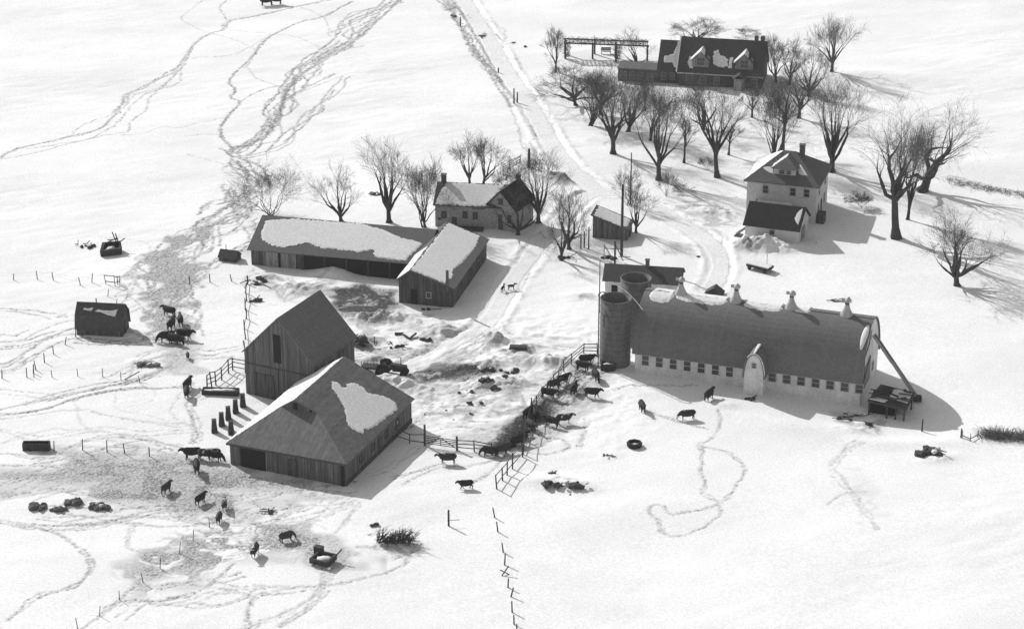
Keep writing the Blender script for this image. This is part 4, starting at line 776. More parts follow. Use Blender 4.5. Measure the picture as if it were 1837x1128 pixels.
A = MB(); [A.box((rg.uniform(.8, 5.4), rg.uniform(.6, 4.2), 2.45 + rg.uniform(0, .15)), (rg.uniform(.8, 2.2), rg.uniform(.12, .35), .08), rg.uniform(-.6, .9)) for _ in range(16)]; A.build('loose_boards', 'post', rf_)
for p_ in ((.6, .5), (5.3, .0), (5.6, 3.8), (3.0, .2)): A = MB(); A.box((p_[0], p_[1], .4), (.2, .2, 3.2)); A.build('post', 'post', r)
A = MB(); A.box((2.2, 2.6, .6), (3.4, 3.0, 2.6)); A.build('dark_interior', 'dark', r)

# ================================================================ trees
def tree_segments(seed, form, n_limb, twigs=1.0):
    """grow a leafless tree in a unit-ish space: list of (p, q, r0, r1, level)"""
    rg = random.Random(seed); segs = []; th = form.get('trunk', .25); lean = form.get('lean', 0); maxl = form.get('levels', 4)
    def grow(p, d, ln, r, lv, lead=False):
        n = (6, 6, 5, 3, 2)[lv]; st = ln / n; pts = [(p, r)]; w = (.03, form.get('wig', .16), .22, .28, .3)[lv]
        for i in range(n):
            up = form.get('up', .12) * (1 if lv < 3 else .3)
            d = (d + V3((rg.gauss(0, w), rg.gauss(0, w), rg.gauss(0, w * .7) + up))).normalized()
            if lv: d.z -= form.get('droop', 0) * lv * .3; d.normalize()
            q = p + d * st; r2 = r * (1 - .72 * (i + 1) / n) if lv else r * (1 - .28 * (i + 1) / n)
            segs.append((p.copy(), q.copy(), max(r * (1 if i == 0 else 1), .0), r2 if lv else r2, lv)); p = q; pts.append((p, r2))
            if i == n - 1: break
            r_ = r2; segs[-1] = segs[-1][:3] + (r_,) + (lv,)
            if lv == 0 or (lv == 1 and i < (1 if lead else 2)) or (lv == 2 and i < 1): continue
            if lv < maxl:
                k = {1: rg.choice((2, 3)) if lead else rg.choice((1, 2, 2)), 2: 2, 3: 2}.get(lv, 1)
                if lv == 3: k = int(k * twigs + rg.random() * .99)
                for _ in range(k):
                    a = rg.uniform(.35, .95) * form.get('fan', 1); ax = V3((rg.gauss(0, 1), rg.gauss(0, 1), rg.gauss(0, 1))).normalized()
                    nd = (d + (ax - d * ax.dot(d)) * a).normalized(); nl = ln * rg.uniform(.45, .85) * (1 - .4 * i / n)
                    grow(p.copy(), nd, nl, r_ * rg.uniform(.45, .65), lv + 1)
            r = r2
        return p, d, r
    r0 = form.get('r', .03); base = V3((0, 0, 0)); multi = form.get('multi', 1)
    for m in range(multi):
        off = V3((rg.uniform(-.03, .03), rg.uniform(-.03, .03), 0)) * (multi > 1) * 1.4; d0 = V3((lean + rg.gauss(0, .22) * (multi > 1), rg.gauss(0, .12) * (multi > 1), 1)).normalized()
        n = 4; p = base + off; hts = []
        for i in range(n):
            q = p + (d0 + V3((rg.gauss(0, .03), rg.gauss(0, .03), 0))) * th / n
            ra = r0 * (1.75 if i == 0 else 1.12 - .08 * i) / multi ** .35; rb = r0 * (1.04 - .08 * i) / multi ** .35; segs.append((p.copy(), q.copy(), ra, rb, 0)); p = q
        nl = max(2, n_limb // multi + (multi > 1)); ph = rg.random() * 6.28
        for j in range(nl):
            t = ph + 2 * math.pi * j / nl + rg.uniform(-.4, .4); sp = form.get('open', .55) * rg.uniform(.6, 1.25)
            d = V3((math.cos(t) * sp + lean * 2.2, math.sin(t) * sp, 1)).normalized(); start = p - V3((0, 0, rg.uniform(0, .45) * th))
            grow(start, d, (1 - th) * rg.uniform(.75, 1.0) * form.get('len', .8), r0 * rg.uniform(.5, .72) / multi ** .3, 1)
        if form.get('leader', True): grow(p, V3((lean * 1.5, 0, 1)).normalized(), (1 - th) * .85, r0 * .75 / multi ** .3, 1, True)
    return segs
def seg_mesh(name, segs, m, parent, smooth=True, minr=.013):
    if not segs: return
    groups = {}
    for s in segs: groups.setdefault((3 if s[4] > 2 else 4 if s[4] == 2 else 6), []).append(s)
    V = []; F = []; k0 = 0
    for n, ss in groups.items():
        A = np.array([s[0] for s in ss]); B = np.array([s[1] for s in ss]); ra = np.maximum(np.array([s[2] for s in ss]), minr); rb = np.maximum(np.array([s[3] for s in ss]), minr)
        d = B - A; d /= np.linalg.norm(d, axis=1)[:, None] + 1e-9; h = np.where(np.abs(d[:, 2:3]) < .9, [[0, 0, 1.]], [[1., 0, 0]]); a = np.cross(d, h); a /= np.linalg.norm(a, axis=1)[:, None] + 1e-9; b = np.cross(d, a)
        t = 2 * np.pi * np.arange(n) / n; ring = a[:, None] * np.cos(t)[None, :, None] + b[:, None] * np.sin(t)[None, :, None]
        va = A[:, None] + ring * ra[:, None, None]; vb = B[:, None] + ring * rb[:, None, None]; v = np.concatenate([va, vb], 1).reshape(-1, 3); V.append(v)
        i = np.arange(len(ss))[:, None] * 2 * n + k0; j = np.arange(n)[None]; jn = (j + 1) % n
        F.append(np.stack([i + j, i + jn, i + n + jn, i + n + j], -1).reshape(-1, 4)); k0 += len(v)
    V = np.concatenate(V); F = np.concatenate(F); me = bpy.data.meshes.new(name); me.vertices.add(len(V)); me.vertices.foreach_set('co', V.astype(np.float32).ravel())
    me.loops.add(len(F) * 4); me.loops.foreach_set('vertex_index', F.astype(np.int32).ravel()); me.polygons.add(len(F)); me.polygons.foreach_set('loop_start', np.arange(len(F), dtype=np.int32) * 4)
    me.polygons.foreach_set('use_smooth', np.ones(len(F), bool)); me.update(calc_edges=True); me.materials.append(M[m]); o = bpy.data.objects.new(name, me); COL.objects.link(o); o.parent = parent; return o
FORMS = {
 'vase': dict(trunk=.2, open=.5, up=.06, wig=.10, len=.95, fan=.62),
 'tall': dict(trunk=.27, open=.55, up=.06, wig=.12, len=.9, fan=.62, r=.024),
 'round': dict(trunk=.22, open=.75, up=.07, wig=.13, len=.8, fan=.9),
 'wide': dict(trunk=.16, open=1.15, up=.08, wig=.2, len=.85, fan=1, r=.035),
 'gnarl': dict(trunk=.2, open=1.0, up=.08, wig=.34, len=.95, fan=1.1, r=.045, lean=.25),
 'multi': dict(trunk=.1, open=.45, up=.05, wig=.14, multi=3, len=.95, fan=.65, r=.024),
 'bush': dict(trunk=.03, open=.8, up=.05, wig=.2, multi=4, len=.95, fan=1.1, r=.016, leader=False),
 'spire': dict(trunk=.38, open=.95, up=.1, wig=.13, len=.72, fan=.75, r=.022),
 'slim': dict(trunk=.42, open=.35, up=.06, wig=.1, len=.55, fan=.8, r=.017),
}
TREES = [ # base x, base y, top y, left x, right x, form, limbs, twig density, seed, label, category, group
 (485,388,290,420,542,'bush',9,1.3,1,'spreading many-stemmed bare tree behind the left end of the L-shaped shed'),
 (612,396,298,553,642,'wide',6,.7,2,'bare tree with crooked limbs behind the middle of the L-shaped shed roof'),
 (698,399,248,646,748,'vase',6,.9,3,'tall vase-shaped bare tree behind the L-shaped shed, left of the many-stemmed tree'),
 (762,407,283,702,806,'multi',9,1.0,4,'many-stemmed bare tree standing against the left wall of the stone farmhouse'),
 (843,333,238,806,868,'round',6,1.2,5,'left one of two twisting round-crowned trees behind the stone farmhouse roof'),
 (866,334,242,850,915,'round',6,1.2,6,'right one of two twisting round-crowned trees behind the stone farmhouse roof'),
 (966,400,272,905,1014,'vase',9,1.5,7,'dense bare tree rising just right of the stone farmhouse gable'),
 (929,421,322,885,985,'wide',6,.6,8,'dark forked tree standing in front of the stone farmhouse gable wall'),
 (1007,467,350,978,1040,'wide',5,1.0,9,'crooked dark tree left of its neighbour beside the lower drive, near a small rubbish heap'),
 (1021,447,330,985,1056,'wide',6,1.1,10,'knotty dark tree right of its crooked neighbour beside the lower drive'),
 (1141,417,325,1112,1176,'vase',6,.9,11,'thin bare tree touching the right end of the lean-roofed shed'),
 (1127,368,300,1100,1152,'bush',6,.9,12,'low twiggy bush at the foot of the thin pole by the drive junction'),
 (997,129,48,972,1012,'vase',7,1.3,13,'small upright tree left of the pergola'),
 (1033,189,112,952,1088,'wide',9,2.6,14,'low wide dense-crowned tree closest to the upper drive bend'),
 (1060,226,130,1020,1122,'multi',9,2.8899999999999997,15,'dark leaning many-stemmed tree behind the thick-crowned tree beside the drive'),
 (1100,276,132,1045,1160,'round',9,2.8899999999999997,16,'thick-crowned dark tree at the lower left of the grove, above the drive junction'),
 (1182,323,146,1126,1232,'vase',8,1.2,17,'large elm-like tree with flared trunk base, front left of the grove'),
 (1227,292,165,1206,1250,'slim',7,.9,18,'slender straight tree between the flared elm and the big forked tree'),
 (1287,318,124,1212,1344,'tall',8,1.3,19,'big forked tree with thick dark trunk in the middle front of the grove'),
 (1307,278,192,1286,1336,'slim',7,.9,20,'small slender tree just right of the big forked trunk'),
 (1349,211,132,1322,1376,'round',6,1.3,21,'small tree close under the front wall of the large house'),
 (1384,296,140,1342,1432,'multi',10,1.2,22,'cluster of straight stems right behind the square farmhouse roof'),
 (1403,272,128,1375,1438,'slim',8,1.3,23,'single straight trunk behind the stem cluster above the square farmhouse'),
 (1451,173,88,1408,1494,'wide',6,1.4,24,'Y-forked tree in the lit snow right of the large house'),
 (1492,130,28,1448,1543,'vase',10,2.6,25,'round dense fan-shaped tree, topmost at the right of the large house'),
 (1492,308,128,1434,1548,'vase',8,1.1,26,'tall open vase-shaped tree behind the right corner of the square farmhouse'),
 (1608,427,166,1528,1672,'spire',9,1.5,27,'tallest bare tree on the right, straight trunk with wide drooping lower limbs'),
 (1629,394,222,1594,1668,'multi',7,1.1,28,'slimmer tree between the tallest right tree and the old gnarled one'),
 (1655,343,188,1598,1764,'gnarl',5,1.3,29,'huge old gnarled tree leaning right at the field edge'),
 (1717,512,380,1642,1786,'wide',10,3.06,30,'low broad spreading tree standing alone in the snow at far right'),
 (1250,78,30,1204,1294,'wide',9,1.6,31,'broad tree whose crown shows above the left ridge of the large house'),
 (1392,148,62,1366,1432,'vase',8,1.6,32,'dense bare tree beside the right gable of the large house'),
 (1416,152,72,1392,1452,'round',7,1.5,33,'dense tree between the gable tree and the Y-forked tree'),
 (1141,122,50,1102,1178,'wide',4,.8,34,'thin sprawling tree at the right end of the pergola'),
 (1157,199,118,1132,1182,'slim',7,1.3,35,'single dark trunk below the garden room of the large house'),
 (1545,372,342,1516,1570,'bush',8,1.8,36,'dark round shrub at the tip of the square farmhouse shadow'),
 (1010,145,118,985,1040,'bush',5,.7,37,'scraggy thin shrub between the small upright tree and the low wide tree'),
 (905,345,300,885,935,'bush',6,1.2,38,'bushy thicket by the slatted gate behind the stone farmhouse'),
 (1225,345,330,1205,1245,'bush',4,.8,39,'small low shrub on the bank below the elm and the slender tree'),
 (1195,352,300,1178,1214,'bush',4,.5,40,'thin whip-like sapling beside the curve of the right drive'),
 (1268,300,280,1250,1280,'bush',4,.5,41,'tiny scrub left of the big forked trunk'),
 (1078,206,116,1036,1128,'round',8,2.2,43,'dark dense tree tucked behind the low wide tree, left of the garden room'),
 (1127,236,132,1082,1172,'wide',8,1.8,44,'tangled spreading tree in the shade between the thick-crowned tree and the elm'),
 (1166,252,150,1128,1208,'multi',8,1.3,45,'light many-stemmed tree immediately behind the flared elm'),
 (1433,212,118,1398,1474,'round',8,1.6,46,'round-crowned tree in the shadow tip right of the large house'),
 (1262,232,140,1222,1306,'wide',7,1.2,47,'low spreading tree behind the big forked trunk, under the large house front'),
 (1340,66,50,1318,1362,'bush',5,.8,42,'small twiggy treetop peeping over the large house ridge'),
]
for bx, by, ty, lx, rx, fm, nl, tw, sd, lab in TREES:
    g = G(bx, by); form = dict(FORMS[fm]); rv = random.Random(sd + 900); form['open'] = form['open'] * rv.uniform(.8, 1.25); form['lean'] = form.get('lean', 0) + rv.uniform(-.07, .07); form['wig'] = form['wig'] * rv.uniform(.9, 1.6); form['trunk'] = form['trunk'] * rv.uniform(.85, 1.25); sg = tree_segments(sd * 7 + 3, form, nl, min(tw, 1.5) * .72)
    pts = np.array([s[1] for s in sg]); zmax = np.percentile(pts[:, 2], 99.2); xmn, xmx = np.percentile(pts[:, 0], 1), np.percentile(pts[:, 0], 99)
    w0 = FPX / (g.y * math.cos(PITCH) + (CAM_H - g.z) * math.sin(PITCH)); hgt = (by - ty) / w0 / math.cos(PITCH - (564 - (by + ty) / 2) / FPX * 1.0) * 1.0
    sz = hgt / zmax; sx = 1.08 * ((rx - lx) / w0) / (xmx - xmn); cx = ((lx + rx) / 2 - bx) / w0
    x0 = (xmn + xmx) / 2 * sx; k = 1.0
    def T(p):
        f = min(1.0, max(0.0, p.z / zmax)) ** .9; return (p.x * sx + (cx - x0) * f, p.y * sx * .9, p.z * sz)
    rs = .5 * (sz + min(sx, sz * 1.3))
    sg = [(T(a), T(b), ra * rs * (1.12, 1.0, .56, .42, .4)[lv], rb * rs * (1.12, 1.0, .56, .42, .4)[lv], lv) for a, b, ra, rb, lv in sg]
    small = fm == 'bush'
    t = thing('shrub' if small and bx != 485 else 'bare_tree', lab, 'shrub' if small and bx != 485 else 'tree', g - V3((0, 0, .15)), 0, None if small else 'leafless trees about the farm')
    lv0 = [s for s in sg if s[4] == 0]; lv1 = [s for s in sg if s[4] == 1]; tw_ = [s for s in sg if s[4] >= 2]
    seg_mesh('stems' if small else 'trunk', lv0 + (lv1 if small else []), 'bark', t); 
    if not small: seg_mesh('limbs', lv1, 'bark', t)
    seg_mesh('crown', tw_, 'twig', t, minr=.0095)

# ================================================================ poles, fences, gate
def pole(px, py, top, r, lab, cat='utility pole', name='utility_pole', arm=False):
    g = G(px, py); w0 = FPX / (g.y * math.cos(PITCH) + (CAM_H - g.z) * math.sin(PITCH)); h = (py - top) / w0 / .93
    t = thing(name, lab, cat, g); A = MB(); A.tube([(0, 0, -.4), (0, 0, h)], [r, r * .75], 10); A.build('shaft', 'post', t, True)
    if arm: A = MB(); A.box((0, 0, h - .6), (1.8, .1, .12)); A.build('crossarm', 'post', t)
    return t
pole(1115, 459, 333, .24, 'thick tall wooden pole in front of the lean-roofed shed'); pole(1131, 367, 276, .12, 'thinner tall pole behind the lean-roofed shed, in the low bush')
g = G(1103, 473); t = thing('pump_frame', 'braced wooden frame and post just above the milk house roof', 'frame', g); A = MB(); A.tube([(0, 0, 0), (0, 0, 3.6)], .16, 6); A.build('post', 'post', t)
A = MB(); A.bar((-1.6, 1.5, 0), (-1.6, 1.5, 2.6), .1); A.bar((-1.6, 1.5, 2.4), (0, 0, .3), .1); A.bar((-1.6, 1.5, 1.9), (1.2, 1.2, 1.9), .08); A.bar((.2, 1.2, 2.4), (1.3, .6, .2), .1); A.build('braces', 'post', t)
def fence(name, lab, posts, rails=0, ph=1.25, pr=.06, rail_h=.11, wire=2, lean=.12, seed=1, group=None, m='post', lw=None):
    """posts: photo points of the post feet; wires or rails follow from post to post"""
    rg = random.Random(seed); W3 = [G(a, b) for a, b in posts]; t = thing(name, lab, 'fence', W3[0], 0, group); o = W3[0]; tops = []
    for i, w in enumerate(W3):
        h = ph * rg.uniform(.85, 1.15); p = w - o; q = p + V3((rg.gauss(0, lean), rg.gauss(0, lean * .6), h)); A = MB(); A.tube([p - V3((0, 0, .3)), q], [pr, pr * .8], 6); A.build('post', m, t); tops.append((p, q))
    A = MB(); B = MB()
    for i in range(len(tops) - 1):
        (a, b), (c, d) = tops[i], tops[i + 1]
        for k in range(rails): f = .3 + .62 * k / max(1, rails - 1) + rg.uniform(-.04, .04); A = MB(); A.bar(a.lerp(b, f), c.lerp(d, f + rg.uniform(-.05, .05)), .05, rail_h); A.build('rail', m, t)
        for k in range(wire): f = .5 + .4 * k; B.tube([a.lerp(b, f), c.lerp(d, f)], .005, 3, cap=False)
    if wire: B.build('wire', 'wire', t)
    return t
def q4(l, k=3.317, x0=0, y0=380): return [(x0 + a / k, y0 + b / k) for a, b in l]
fence('wire_fence', 'line of leaning posts across the left field, above the small field shed', q4([(-60,402),(80,405),(223,403),(318,408),(480,437),(545,420),(700,432)]), lean=.2, seed=2, pr=.075)
t = fence('brace_fence', 'short braced corner of rails ending the left field fence', q4([(632,428),(685,440),(712,430)]), rails=2, wire=0, seed=3, ph=1.6, lean=.25)
fence('wire_fence', 'short two-post spur of fence just above the field shed roof', q4([(640,505),(690,560)]), lean=.25, seed=4)
fence('wire_fence', 'short line of posts between the cattle trail and the L-shaped shed', q4([(1130,430),(1250,418),(1380,412),(1475,432)]), seed=5, pr=.085, lean=.1)
fence('wire_fence', 'posts slanting down-left from the field shed corner', q4([(450,745),(385,790),(318,845),(265,897),(215,940),(198,962),(160,985),(12,990)]), seed=6, pr=.08, lean=.2)
fence('wire_fence', 'row of thin posts below the field shed in the open snow', q4([(200,985),(312,985),(463,978),(610,980),(720,1000),(835,1018)]), seed=7, pr=.06)
g = G(235, 682); t = thing('brace_pole', 'slanting brace pole lying against the last thin post below the field shed', 'pole', g); A = MB(); A.tube([(-.9, .2, 0), (1.2, .2, 1.2)], .07, 6); A.build('shaft', 'post', t)
fence('wire_fence', 'row of posts between the dark trough and the feed lot at lower left', [(97,807),(148,807),(192,811),(224,813),(268,818)], seed=8, pr=.08, wire=2, ph=1.4)
fence('wire_fence', 'diagonal row of thin posts running to the bottom left corner', q4([(830,435),(750,495),(687,555),(595,628),(518,693),(405,775),(310,850),(210,913),(120,990)], 2.624, 60, 780), seed=9, pr=.055, lean=.15)
fence('wire_fence', 'crooked line of broken posts running down the bottom centre', q4([(338,600),(352,668),(378,765),(382,825),(398,930),(410,975),(419,1048),(428,1105),(440,1150)], 2.635, 760, 700), seed=11, pr=.1, lean=.13, ph=1.35)
g = G(908, 1030); t = thing('crossed_posts', 'two crossed fallen posts on the bottom centre fence line', 'post', g); A = MB(); A.tube([(-.5, -.3, 0), (.3, .2, 1.0)], .07, 6); A.tube([(.35, 0, 0), (-.7, .2, .5)], .06, 6); A.build('poles', 'post', t)
g = G(805, 943); t = thing('lone_post', 'single upright post standing alone in the snow at lower centre', 'post', g); A = MB(); A.tube([(0, 0, -.3), (0, 0, 2.1)], .12, 8); A.build('shaft', 'post', t); A = MB(); A.tube([(-.2, 0, .7), (1.3, .2, .75)], .035, 5); A.build('stub_rail', 'post', t)
def q6(l): return q4(l, 3.133, 640, 560)
fence('board_fence', 'long board fence running down from the silo to the cattle huddle', q6([(1352,235),(1275,230),(1205,290),(1165,335),(1135,385),(1103,420),(1070,455),(1040,482),(1008,525),(980,560)]), rails=3, wire=0, pr=.09, ph=1.7, seed=12, lean=.06)
fence('board_fence', 'lower board fence with broken rails below the cattle huddle', q6([(932,812),(875,880),(845,915),(820,945),(788,992)]), rails=2, wire=0, pr=.11, ph=2.0, seed=13, lean=.1)
fence('rail_fence', 'rail fence from the hipped barn corner to the farm gate', q6([(205,712),(297,735),(380,748)]), rails=2, wire=0, pr=.08, ph=1.5, seed=15, lean=.05)
fence('rail_fence', 'rail fence from the farm gate to the cattle huddle', q6([(567,775),(662,783),(757,795)]), rails=3, wire=0, pr=.1, ph=1.6, seed=16, lean=.08)
a = G(*q6([(383, 748)])[0]); b = G(*q6([(563, 774)])[0]); t = thing('farm_gate', 'wide slatted farm gate hung on tall posts right of the hipped barn', 'gate', a); d = b - a
for k, hh in ((0, 2.9), (1, 1.9)): A = MB(); A.box(d * k + V3((0, 0, hh / 2 - .15)), (.26, .26, hh + .3)); A.build('gate_post', 'post', t)
for k in range(5): A = MB(); A.bar(d * .04 + V3((0, 0, .35 + .25 * k)), d * .96 + V3((0, 0, .35 + .25 * k)), .04, .1); A.build('slat', 'post', t)
A = MB(); A.bar(d * .05 + V3((0, -.05, .3)), d * .5 + V3((0, -.05, 1.4)), .05, .1); A.bar(d * .95 + V3((0, -.05, .3)), d * .5 + V3((0, -.05, 1.4)), .05, .1); A.bar(d * .5 + V3((0, -.05, .3)), d * .5 + V3((0, -.05, 1.4)), .05, .1); A.build('brace', 'post', t)
def q8(l): return q4(l, 3.317, 0, 620)
fence('rail_fence', 'pen fence with heavy posts left of the tall gable barn', q8([(1460,160),(1385,145),(1360,165),(1320,205),(1285,235),(1262,250),(1232,245)]), rails=3, wire=0, pr=.11, ph=2.0, seed=17, lean=.08)
fence('post_line', 'ragged vertical line of tall posts and brush up the left side of the gable barn', [(441,648),(440,628),(441,608),(439,590),(442,572),(440,556),(443,540),(440,526),(444,510)], rails=1, wire=1, pr=.1, ph=1.6, seed=18, lean=.2)
fence('slatted_gate', 'slatted panel gate behind the stone farmhouse near a square post', q4([(538,308),(585,285),(640,245)], 3.317, 740, 220), rails=4, wire=0, pr=.08, ph=1.7, seed=19)
pole(949, 300, 268, .28, 'short square gate post behind the stone farmhouse beside the slatted gate', 'post', 'gate_post')
for px, py, tp, lab in ((922,186,160,'taller of two dark gateposts on the left verge of the upper drive'),(928,184,166,'shorter of two dark gateposts on the left verge of the upper drive'),(826,47,32,'leaning dark post beside the top of the upper drive'),(894,131,122,'squat dark stump post on the left verge halfway up the drive'),
    (1042,446,421,'thick short post between the knotty trees and the lean-roofed shed'),(1056,447,408,'thin tall stake left of the lean-roofed shed'),(1048,444,416,'thin stake between two posts left of the lean-roofed shed'),(1654,773,751,'dark post in the barn shadow below the broken lean-to'),(1724,785,768,'post at the tip of the barn shadow on the far right'),
    (1606,752,728,'post under the outer edge of the broken lean-to')):
    pole(px, py, tp, .16 if tp < 250 else .12, lab, 'post', 'dark_post')
t = fence('rail_fence', 'short fallen rail fence by the post at the barn shadow tip', q4([(1190,960),(1240,985),(1285,960)], 3.638, 1400, 520), rails=1, wire=0, pr=.06, ph=.9, seed=20)
g = G(1014, 106); t = thing('pergola', 'long vine-covered pergola left of the large house', 'pergola', g); rg = random.Random(8)
def rel(px, py): return G(px, py) - g
P0, P1_, P2_, P3_ = rel(1014, 106), rel(1063, 106), rel(1105, 112), rel(1161, 110)
for p in (P0, P0 + V3((0, 3, 0)), P1_, P1_ + V3((.5, 3, 0)), P2_, P2_ + V3((0, 3, 0)), P3_): A = MB(); A.box(p + V3((0, 0, 1.5)), (.34, .34, 3.4)); A.build('post', 'post', t)
A = MB(); A.bar(P0 + V3((-.3, 0, 3.2)), P3_ + V3((.3, 0, 3.0)), .2, .25); A.bar(P0 + V3((-.3, 3, 3.2)), P3_ + V3((.3, 3, 3.0)), .2, .25); [A.bar(P0.lerp(P3_, f) + V3((0, -.4, 3.35)), P0.lerp(P3_, f) + V3((0, 3.4, 3.25)), .1, .14) for f in np.linspace(0, 1, 22)]; A.build('beams', 'post', t)
sg = []
for i in range(900):
    f = rg.random(); c = P0.lerp(P3_, f) + V3((0, rg.uniform(-.3, 3.2), 3.35 + rg.uniform(-.35, .3))); dd = V3((rg.gauss(0, .5), rg.gauss(0, .3), rg.gauss(0, .25))); sg.append((c, c + dd, .03, .02, 3))
for c0 in (P0, P2_):
    for i in range(260): c = c0 + V3((rg.uniform(-.2, .9), rg.uniform(-.3, .8), rg.uniform(.3, 3.3))); sg.append((c, c + V3((rg.gauss(0, .3), rg.gauss(0, .3), rg.gauss(0, .4))), .03, .02, 3))
seg_mesh('vines', sg, 'twig', t)
g = G(1087, 97); t = thing('garden_bench', 'pale slatted garden bench under the pergola', 'bench', g)
for nm, c, d in (('seat', (0, 0, .5), (2.0, .5, .08)), ('backrest', (0, .25, .95), (2.0, .07, .7)), ('leg', (-.9, 0, .22), (.1, .5, .5)), ('leg', (.9, 0, .22), (.1, .5, .5))): A = MB(); A.box(c, d); A.build(nm, 'trim' if nm != 'leg' else 'dark_trim', t)

# ================================================================ cattle and dogs
def evalmesh(mb, voxel, name, m, it=2):
    me = bpy.data.meshes.new('tmp'); me.from_pydata(mb.v, [], mb.f); o = bpy.data.objects.new('tmp', me); COL.objects.link(o)
    bm = bmesh.new(); bm.from_mesh(me); bmesh.ops.recalc_face_normals(bm, faces=bm.faces); bm.to_mesh(me); bm.free()
    r_ = o.modifiers.new('r', 'REMESH'); r_.mode = 'VOXEL'; r_.voxel_size = voxel; s_ = o.modifiers.new('s', 'SMOOTH'); s_.iterations = it; s_.factor = .5
    dg = bpy.context.evaluated_depsgraph_get(); out = bpy.data.meshes.new_from_object(o.evaluated_get(dg)); out.name = name; bpy.data.objects.remove(o); bpy.data.meshes.remove(me)
    out.materials.clear(); out.materials.append(M[m]); out.polygons.foreach_set('use_smooth', np.ones(len(out.polygons), bool)); return out
def cow_mesh(pose, m, k=1.0):
    A = MB(); lie = pose == 'lying'; dz = -.62 if lie else 0
    # trunk: rump to brisket (x forward)
    A.tube([(-1.02, 0, 1.06 + dz), (-.94, 0, 1.05 + dz), (-.7, 0, 1.0 + dz), (-.3, 0, .93 + dz), (.1, 0, .9 + dz), (.42, 0, .93 + dz), (.7, 0, .98 + dz), (.92, 0, 1.04 + dz)],
           [(.16, .18), (.27, .33), (.35, .42), (.41, .48), (.42, .5), (.38, .48), (.3, .42), (.18, .28)], 14)
    A.tube([(-.8, 0, 1.34 + dz), (0, 0, 1.32 + dz), (.62, 0, 1.36 + dz)], [.1, .1, .11], 8)
    if pose == 'grazing': nk = [(.6, 0, 1.08), (.95, 0, .92), (1.2, 0, .66), (1.3, 0, .48)]; hd = [(1.22, 0, .6), (1.32, 0, .42), (1.38, 0, .22), (1.4, 0, .1)]
    else: nk = [(.6, 0, 1.08 + dz), (.92, 0, 1.14 + dz), (1.2, 0, 1.24 + dz)]; hd = [(1.1, 0, 1.3 + dz), (1.3, 0, 1.22 + dz), (1.48, 0, 1.06 + dz), (1.56, 0, .98 + dz)]
    A.tube(nk, [(.24, .36), (.19, .27), (.15, .19), (.12, .14)][:len(nk)], 12); A.tube(hd, [(.14, .15), (.15, .15), (.11, .11), (.1, .1)], 10)
    h0 = V3(hd[0]); fwd = (V3(hd[1]) - V3(hd[0])).normalized(); sd = fwd.cross(V3((0, 0, 1))).normalized()
    for s in (-1, 1):
        A.tube([h0 + sd * s * .08 + V3((0, 0, .05)), h0 + sd * s * .24 + V3((0, 0, .04)), h0 + sd * s * .32 - V3((0, 0, .02))], [.04, .06, .03], 6)
        if lie: A.tube([(.55, s * .26, .28), (.85, s * .3, .12), (.6, s * .32, .06)], [.12, .07, .05], 8); A.tube([(-.6, s * .25, .3), (-.3, s * .42, .16), (-.75, s * .45, .08)], [.2, .09, .05], 8)
        else:
            w = .14 * s if pose == 'walking' else .04 * s
            A.tube([(.58, s * .2, .98), (.6, s * .2, .62), (.6 + w, s * .19, .4), (.6 + w * 1.5, s * .19, .12), (.64 + w * 1.6, s * .19, .0)], [.18, .11, .085, .065, .085], 8)
            A.tube([(-.72, s * .2, 1.05), (-.62 - w * .3, s * .22, .72), (-.82 - w, s * .2, .45), (-.76 - w, s * .2, .12), (-.7 - w, s * .2, .0)], [.24, .17, .09, .065, .085], 8)
    if not lie: A.tube([(-.35, 0, .66), (-.45, 0, .52)], [.2, .12], 8)
    A.tube([(-.98, 0, 1.24 + dz), (-1.1, 0, 1.1 + dz), (-1.12, 0, .7 + (dz * .6)), (-1.1, 0, .45 + (.0 if not lie else -.2))], [.05, .04, .03, .05], 6)
    return evalmesh(A, .04, 'hide', m, 1)
CM = {}
def cow(px, py, head, pose='standing', hide='black_hide', lab='', k=1.0, name='cow', cat='cow'):
    key = (pose, hide)
    if key not in CM: CM[key] = cow_mesh(pose, hide)
    g = G(px, py); t = thing(name, lab, cat, g - V3((0, 0, .03)), math.radians(head), 'black cattle in the snow' if name == 'cow' else None)
    b = bpy.data.objects.new('body', CM[key]); COL.objects.link(b); b.parent = t; t.scale = (k, k, k); return t
